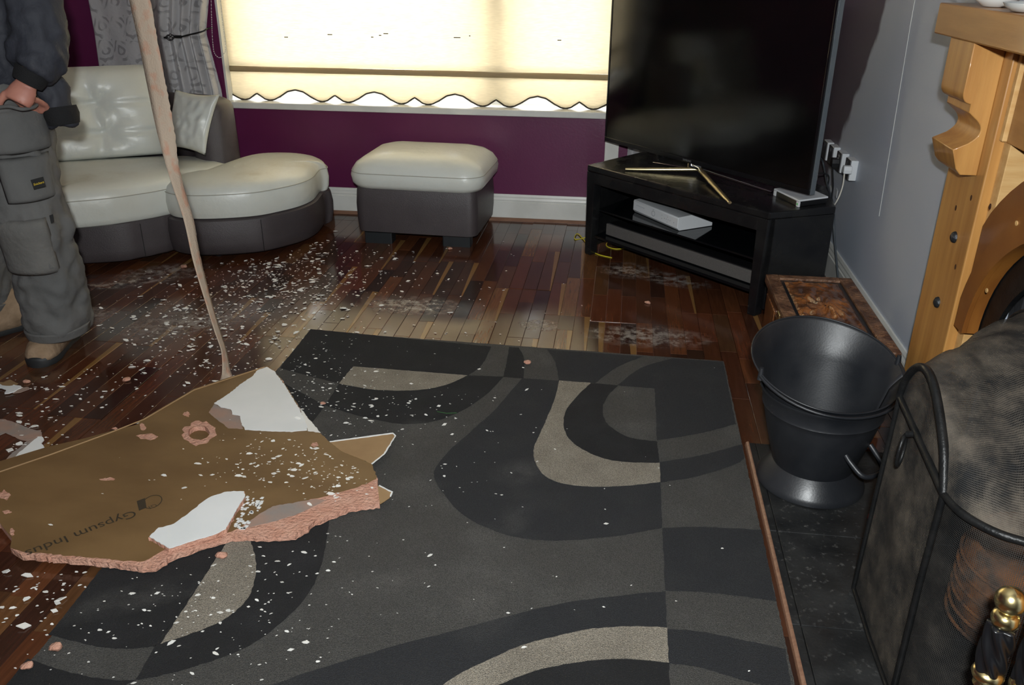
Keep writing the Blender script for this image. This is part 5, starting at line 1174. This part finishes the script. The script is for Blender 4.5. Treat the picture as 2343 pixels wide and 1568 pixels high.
# ================================================================== PERSON
pe = empty('person', (-2.1, 2.72, 0)); tag(pe, 'person in grey work trousers and navy jacket, hand in pocket, tan boots', 'person')
def ell(c, rx, ry, n=28, sq=2.3):
    out = []
    for k in range(n):
        a = 2*PI*k/n; ca, sa = math.cos(a), math.sin(a); out.append(Vector((c[0]+rx*math.copysign(abs(ca)**(2/sq), ca), c[1]+ry*math.copysign(abs(sa)**(2/sq), sa), c[2])))
    return out
def ringloft(rs): return loft_geo([ell((x, y, z), rx, ry) for x, y, z, rx, ry in rs])
def organic(name, geos, vox, mat, parent, folds=0, fsize=.1, smooth_it=6):
    o = mesh(name, *join_geo(geos), mat, parent, 180)
    r = o.modifiers.new('remesh', 'REMESH'); r.mode = 'VOXEL'; r.voxel_size = vox; r.use_smooth_shade = True
    s = o.modifiers.new('smooth', 'SMOOTH'); s.factor = .5; s.iterations = smooth_it
    if folds:
        t = bpy.data.textures.new(name+'_folds', 'CLOUDS'); t.noise_scale = fsize; t.noise_depth = 1
        d = o.modifiers.new('folds', 'DISPLACE'); d.texture = t; d.strength = folds; d.mid_level = .5; d.texture_coords = 'GLOBAL'
    return o
LA = [(-1.995, 2.665, .075, .098, .115), (-1.992, 2.665, .12, .110, .125), (-1.995, 2.66, .20, .116, .125), (-1.992, 2.65, .30, .110, .118), (-1.987, 2.635, .42, .110, .113), (-1.980, 2.625, .50, .113, .118), (-1.978, 2.635, .58, .112, .122), (-1.972, 2.655, .68, .120, .130), (-1.965, 2.68, .78, .125, .14), (-1.965, 2.70, .90, .128, .15)]
LB = [(-2.285, 2.80, .085, .10, .115), (-2.28, 2.80, .13, .112, .125), (-2.275, 2.79, .20, .118, .125), (-2.26, 2.775, .32, .112, .118), (-2.24, 2.75, .45, .110, .115), (-2.225, 2.74, .53, .112, .118), (-2.20, 2.735, .66, .12, .13), (-2.165, 2.725, .78, .128, .14), (-2.13, 2.715, .90, .135, .15)]
PV = [(-2.06, 2.71, .76, .13, .12), (-2.048, 2.71, .82, .20, .152), (-2.045, 2.71, .90, .205, .157), (-2.045, 2.71, .97, .19, .14), (-2.045, 2.72, 1.02, .16, .11)]
sh = lambda L: [(x*cy_/2.62-.05*max(0, min(1, (z-.3)/.4)), cy_, z, rx*.96, ry) for x, cy_, z, rx, ry in L]
LA, LB, PV = sh(LA), sh(LB), sh(PV)
organic('trousers', [ringloft(LA), ringloft(LB), ringloft(PV)], .011, 'work_trousers', pe, .034, .06, 8)
def leg_patch(name, L, z0, z1, a0, a1, mat, lift=.006, nu=14, nv=14, par=pe, open_top=False):
    def at(z):
        for A, B in zip(L, L[1:]):
            if A[2] <= z <= B[2]:
                t = (z-A[2])/(B[2]-A[2]); return [A[i]+(B[i]-A[i])*t for i in range(5)]
        return L[-1]
    def f(u, v):
        z = z0+(z1-z0)*v; x, y, _, rx, ry = at(z); a = a0+(a1-a0)*u; ed = min(u, 1-u, v, 1 if open_top else 1-v); l = lift*min(1, ed/(.25 if open_top else .08))
        ca, sa = math.cos(a), math.sin(a); return (x+(rx+l)*math.copysign(abs(ca)**(2/2.3), ca), y+(ry+l)*math.copysign(abs(sa)**(2/2.3), sa), z)
    return grid(name, f, nu, nv, mat, par, 180, None, .003)
D = math.radians
leg_patch('knee_pad_pocket', LA, .345, .545, D(-128), D(-28), 'knee_fabric', .010)
tpk = leg_patch('thigh_pocket', LA, .60, .745, D(-80), D(2), 'work_trousers', .014)
leg_patch('holster_pocket', LA, .755, .90, D(-100), D(8), 'work_trousers', .020)
leg_patch('front_pocket', PV, .825, .902, D(-100), D(-18), 'work_trousers', .045, 20, 10, pe, True)
leg_patch('hem_band', LA, .078, .115, D(-170), D(10), 'work_trousers', .006)
leg_patch('hem_band', LB, .088, .125, D(-170), D(10), 'work_trousers', .006)
def legpt(px, py): return UP(px, py, (-1.975, 2.518, .66), (.28, -.96, .05))
lp = [legpt(70, 412), legpt(99, 404), legpt(105, 426), legpt(78, 434)]
nlab = (lp[1]-lp[0]).cross(lp[3]-lp[0]).normalized()
if nlab.y > 0: nlab = -nlab
bdg = extrude('badge', lp, nlab*.002, 'label_black', pe, None, .0005)
bx_ = (lp[1]-lp[0]).normalized(); by_ = -(lp[3]-lp[0]).normalized()
o0 = lp[3]+nlab*.0024+by_*.012+bx_*.004
tx = text('lettering', 'Snickers', 'label_yellow', bdg, o0, bx_, by_, .0105, .0002, .35)
sp2 = [legpt(113, 493), legpt(121, 490), legpt(124, 508), legpt(117, 511)]
extrude('small_tag', sp2, nlab*.002, 'label_black', pe); 
# jacket
TO = [(-2.05, 2.715, .96, .205, .165), (-2.05, 2.715, 1.06, .215, .17), (-2.05, 2.72, 1.2, .225, .165), (-2.05, 2.725, 1.33, .225, .15), (-2.055, 2.725, 1.42, .20, .125), (-2.06, 2.72, 1.47, .13, .10), (-2.065, 2.715, 1.52, .075, .075)]
TO = sh(TO)
wrist = UY(62, 190, 2.60); cuff0 = UY(72, 170, 2.61)
slv = tube_geo(spline([(-1.945, 2.73, 1.43), (-1.91, 2.715, 1.27), (-1.885, 2.69, 1.13), (-1.885, 2.65, 1.05), UY(84, 148, 2.63), cuff0], 5), [.085]*5+[.088]*5+[.088]*5+[.082]*5+[.066]*5+[.050], 20)
slv2 = tube_geo(spline([(-2.38, 2.73, 1.43), (-2.43, 2.71, 1.25), (-2.46, 2.67, 1.09), (-2.43, 2.60, 1.0), (-2.37, 2.56, .95)], 5), [.085]*15+[.07]*5+[.055], 20)
tailp = [UY(108, 175, 2.74), UY(126, 225, 2.735), UY(146, 292, 2.73)]
tail = tube_geo(spline(tailp, 6), [.055]*4+[.058]*4+[.058]*4+[.05], 20, flat=.8)
organic('jacket', [ringloft(TO), slv, slv2, tail], .012, 'navy_fabric', pe, .030, .055, 5)
tube('cuff', [cuff0.lerp(UY(84, 148, 2.63), .25), cuff0.lerp(wrist, .5), wrist], [.054, .050, .046], 'black_knit', pe, 20)
tube('cuff', [(-2.385, 2.575, .96), (-2.35, 2.54, .935)], [.052, .044], 'black_knit', pe, 20)
hb0, hb1 = UY(141, 262, 2.725), UY(152, 288, 2.725)
tube('hem_rib', [UY(136, 244, 2.733), UY(141, 262, 2.731), UY(147, 284, 2.729)], [.059, .0635, .056], 'black_knit', pe, 20, False, .84)
mesh('under_shirt', *loft_geo([ell((-2.23, 2.66, z), rx, ry) for z, rx, ry in ((.93, .12, .135), (1.05, .125, .145), (1.2, .125, .14), (1.35, .12, .12), (1.46, .09, .09))]), 'black_knit', pe, 180)
# body: head, neck, trunk, arms and a hand with five fingers, one continuous surface
def ellips(c, rx, ry, rz, n=18, mrot=None):
    rings = []
    for k in range(1, n):
        t = PI*k/n; rings.append([Vector(c)+Vector((rx*math.sin(t)*math.cos(2*PI*i/n), ry*math.sin(t)*math.sin(2*PI*i/n), -rz*math.cos(t))) for i in range(n)])
    return loft_geo(rings)
hd = Vector((-2.19, 2.69, 1.665))
geos = [ellips(hd, .074, .094, .118), ellips(hd+Vector((0, -.03, -.05)), .055, .06, .065), ellips(hd+Vector((0, -.098, -.012)), .013, .02, .022), ellips(hd+Vector((.076, 0, -.005)), .010, .02, .032), ellips(hd+Vector((-.076, 0, -.005)), .010, .02, .032),
        tube_geo([hd+Vector((0, .02, -.05)), (-2.175, 2.715, 1.50), (-2.17, 2.72, 1.40)], [.055, .056, .09], 20), ringloft([(-2.17, 2.72, .85, .15, .11), (-2.17, 2.72, 1.1, .15, .11), (-2.17, 2.72, 1.35, .16, .11), (-2.17, 2.72, 1.43, .13, .09)]),
        tube_geo([(-1.95, 2.72, 1.40), (-1.89, 2.69, 1.12), cuff0, wrist], [.05, .045, .034, .032], 16), tube_geo([(-2.37, 2.72, 1.40), (-2.45, 2.67, 1.09), (-2.37, 2.56, .95), (-2.34, 2.53, .92)], [.05, .045, .034, .030], 16),
        tube_geo([(-2.08, 2.70, .9), (-2.02, 2.64, .52), (-2.03, 2.68, .12)], [.08, .058, .045], 16), tube_geo([(-2.26, 2.71, .9), (-2.36, 2.745, .52), (-2.44, 2.81, .12)], [.08, .058, .045], 16)]
kn_ = UY(45, 222, 2.575); hx_ = UY(70, 228, 2.58)-UY(20, 218, 2.57); hx_.normalize(); dwnv = (kn_-wrist).normalized()
geos.append(tube_geo([wrist, wrist.lerp(kn_, .5), kn_, kn_+dwnv*.02], [.031, .040, .044, .040], 20, flat=.62, up=(.2, -1, 0)))
for i in range(4):
    b0 = kn_+hx_*(-.030+.019*i); ln = (.075, .083, .078, .062)[i]
    geos.append(tube_geo([b0, b0+Vector((-.002, .020+.008*i, -.012)), b0+Vector((-.008, .052+.012*i, -.015-ln*.3)), b0+Vector((-.014, .075+.012*i, -.02-ln*.6))], [.0105, .0105, .0095, .0075], 12))
tb = wrist.lerp(kn_, .45)-hx_*.034
geos.append(tube_geo([tb+hx_*.014, UY(10, 218, 2.56), UY(1, 230, 2.555), UY(-2, 248, 2.56)], [.014, .0135, .0115, .009], 12))
h2 = Vector((-2.34, 2.53, .92)); geos.append(tube_geo([h2, h2+Vector((.01, -.02, -.05)), h2+Vector((.01, -.02, -.09))], [.030, .042, .036], 18, flat=.6))
for i in range(4): b0 = h2+Vector((-.022+.02*i, -.02, -.09)); geos.append(tube_geo([b0, b0+Vector((.004, -.002, -.035)), b0+Vector((.008, .012, -.075))], [.0105, .0095, .0075], 10))
geos.append(tube_geo([h2+Vector((.03, -.01, -.03)), h2+Vector((.055, -.025, -.06)), h2+Vector((.05, -.03, -.09))], [.013, .012, .009], 10))
organic('body', geos, .0052, 'skin', pe, 0, .1, 3)
mesh('hair', *join_geo([ellips(hd+Vector((0, .018, .022)), .081, .092, .110)]), 'hair', pe, 180)
for s in (-1, 1): mesh('eye', *ellips(hd+Vector((s*.03, -.083, .006)), .011, .008, .008, 10), 'black_plastic', pe, 180)
# pocket mouth the hand slides into
tube('pocket_edge', spline([UY(-4, 246, 2.545), UY(22, 244, 2.545), UY(50, 250, 2.555), UY(74, 246, 2.59), UY(84, 240, 2.62)], 6), .006, 'work_trousers', pe, 8)
def boot(heel, toe, name_parent, wd=.052):
    ax = toe-heel; L = ax.length; d = ax.normalized(); s = Vector((-d.y, d.x, 0))
    def section(t, w_, h, z0=.022, n=18): c = heel+d*(t*L); return [c+s*(w_*math.copysign(abs(math.cos(a))**.8, math.cos(a)))+Vector((0, 0, z0+h*max(0, math.sin(a))**.75)) for a in [PI*k/(n-1) for k in range(n)]]
    up_ = [section(-.0, .030, .10), section(.06, .040, .13), section(.2, .043, .15), (section(.38, .044, .145)), section(.52, .048, .11), section(.68, .054, .083), section(.82, .055, .066), section(.93, .045, .052), section(.985, .026, .036)]
    loft('boot_upper', up_, 'boot_leather', name_parent, True, True, 180)
    sol = []
    for z, k in ((0, .97), (.004, 1.02), (.016, 1.04), (.024, 1.0)):
        ring = []
        for (t, w_) in ((0, .020), (.03, .034), (.15, .044), (.35, .041), (.55, .048), (.75, .058), (.88, .054), (.97, .036), (1.01, .012)): ring.append(heel+d*(t*L)+s*w_*k+Vector((0, 0, z)))
        for (t, w_) in ((1.01, .012), (.97, .036), (.88, .054), (.75, .058), (.55, .048), (.35, .041), (.15, .044), (.03, .034), (0, .020)): ring.append(heel+d*(t*L)-s*w_*k+Vector((0, 0, z)))
        sol.append(ring)
    loft('boot_sole', sol, 'boot_rubber', name_parent, True, True, 60)
    cap = [section(.965, .040, .020, .020), section(1.0, .026, .018, .020), section(1.015, .012, .014, .020)]
    loft('toe_cap', cap, 'boot_rubber', name_parent, True, True, 60)
    for k in range(4): tube('lace', [heel+d*(.42+.05*k)*L+s*.02+Vector((0, 0, .150-.012*k)), heel+d*(.42+.05*k)*L-s*.02+Vector((0, 0, .150-.012*k))], .003, 'boot_leather', name_parent, 6)
boot(Vector((-2.085, 2.80, 0)), Vector((-2.04, 2.505, 0)), pe)
boot(Vector((-2.30, 2.88, 0)), Vector((-2.475, 2.63, 0)), pe)
# ------------------------------------------------------------------ origins at the base of single-mesh things
for o in list(COL.objects):
    if o.type == 'MESH' and o.parent is None and not o.children and o.location.length < 1e-6 and o.get('kind') is None and len(o.data.vertices):
        xs_ = [v_.co for v_ in o.data.vertices]; b = Vector(((min(v_.x for v_ in xs_)+max(v_.x for v_ in xs_))/2, (min(v_.y for v_ in xs_)+max(v_.y for v_ in xs_))/2, min(v_.z for v_ in xs_)))
        o.data.transform(Matrix.Translation(-b)); o.location = b
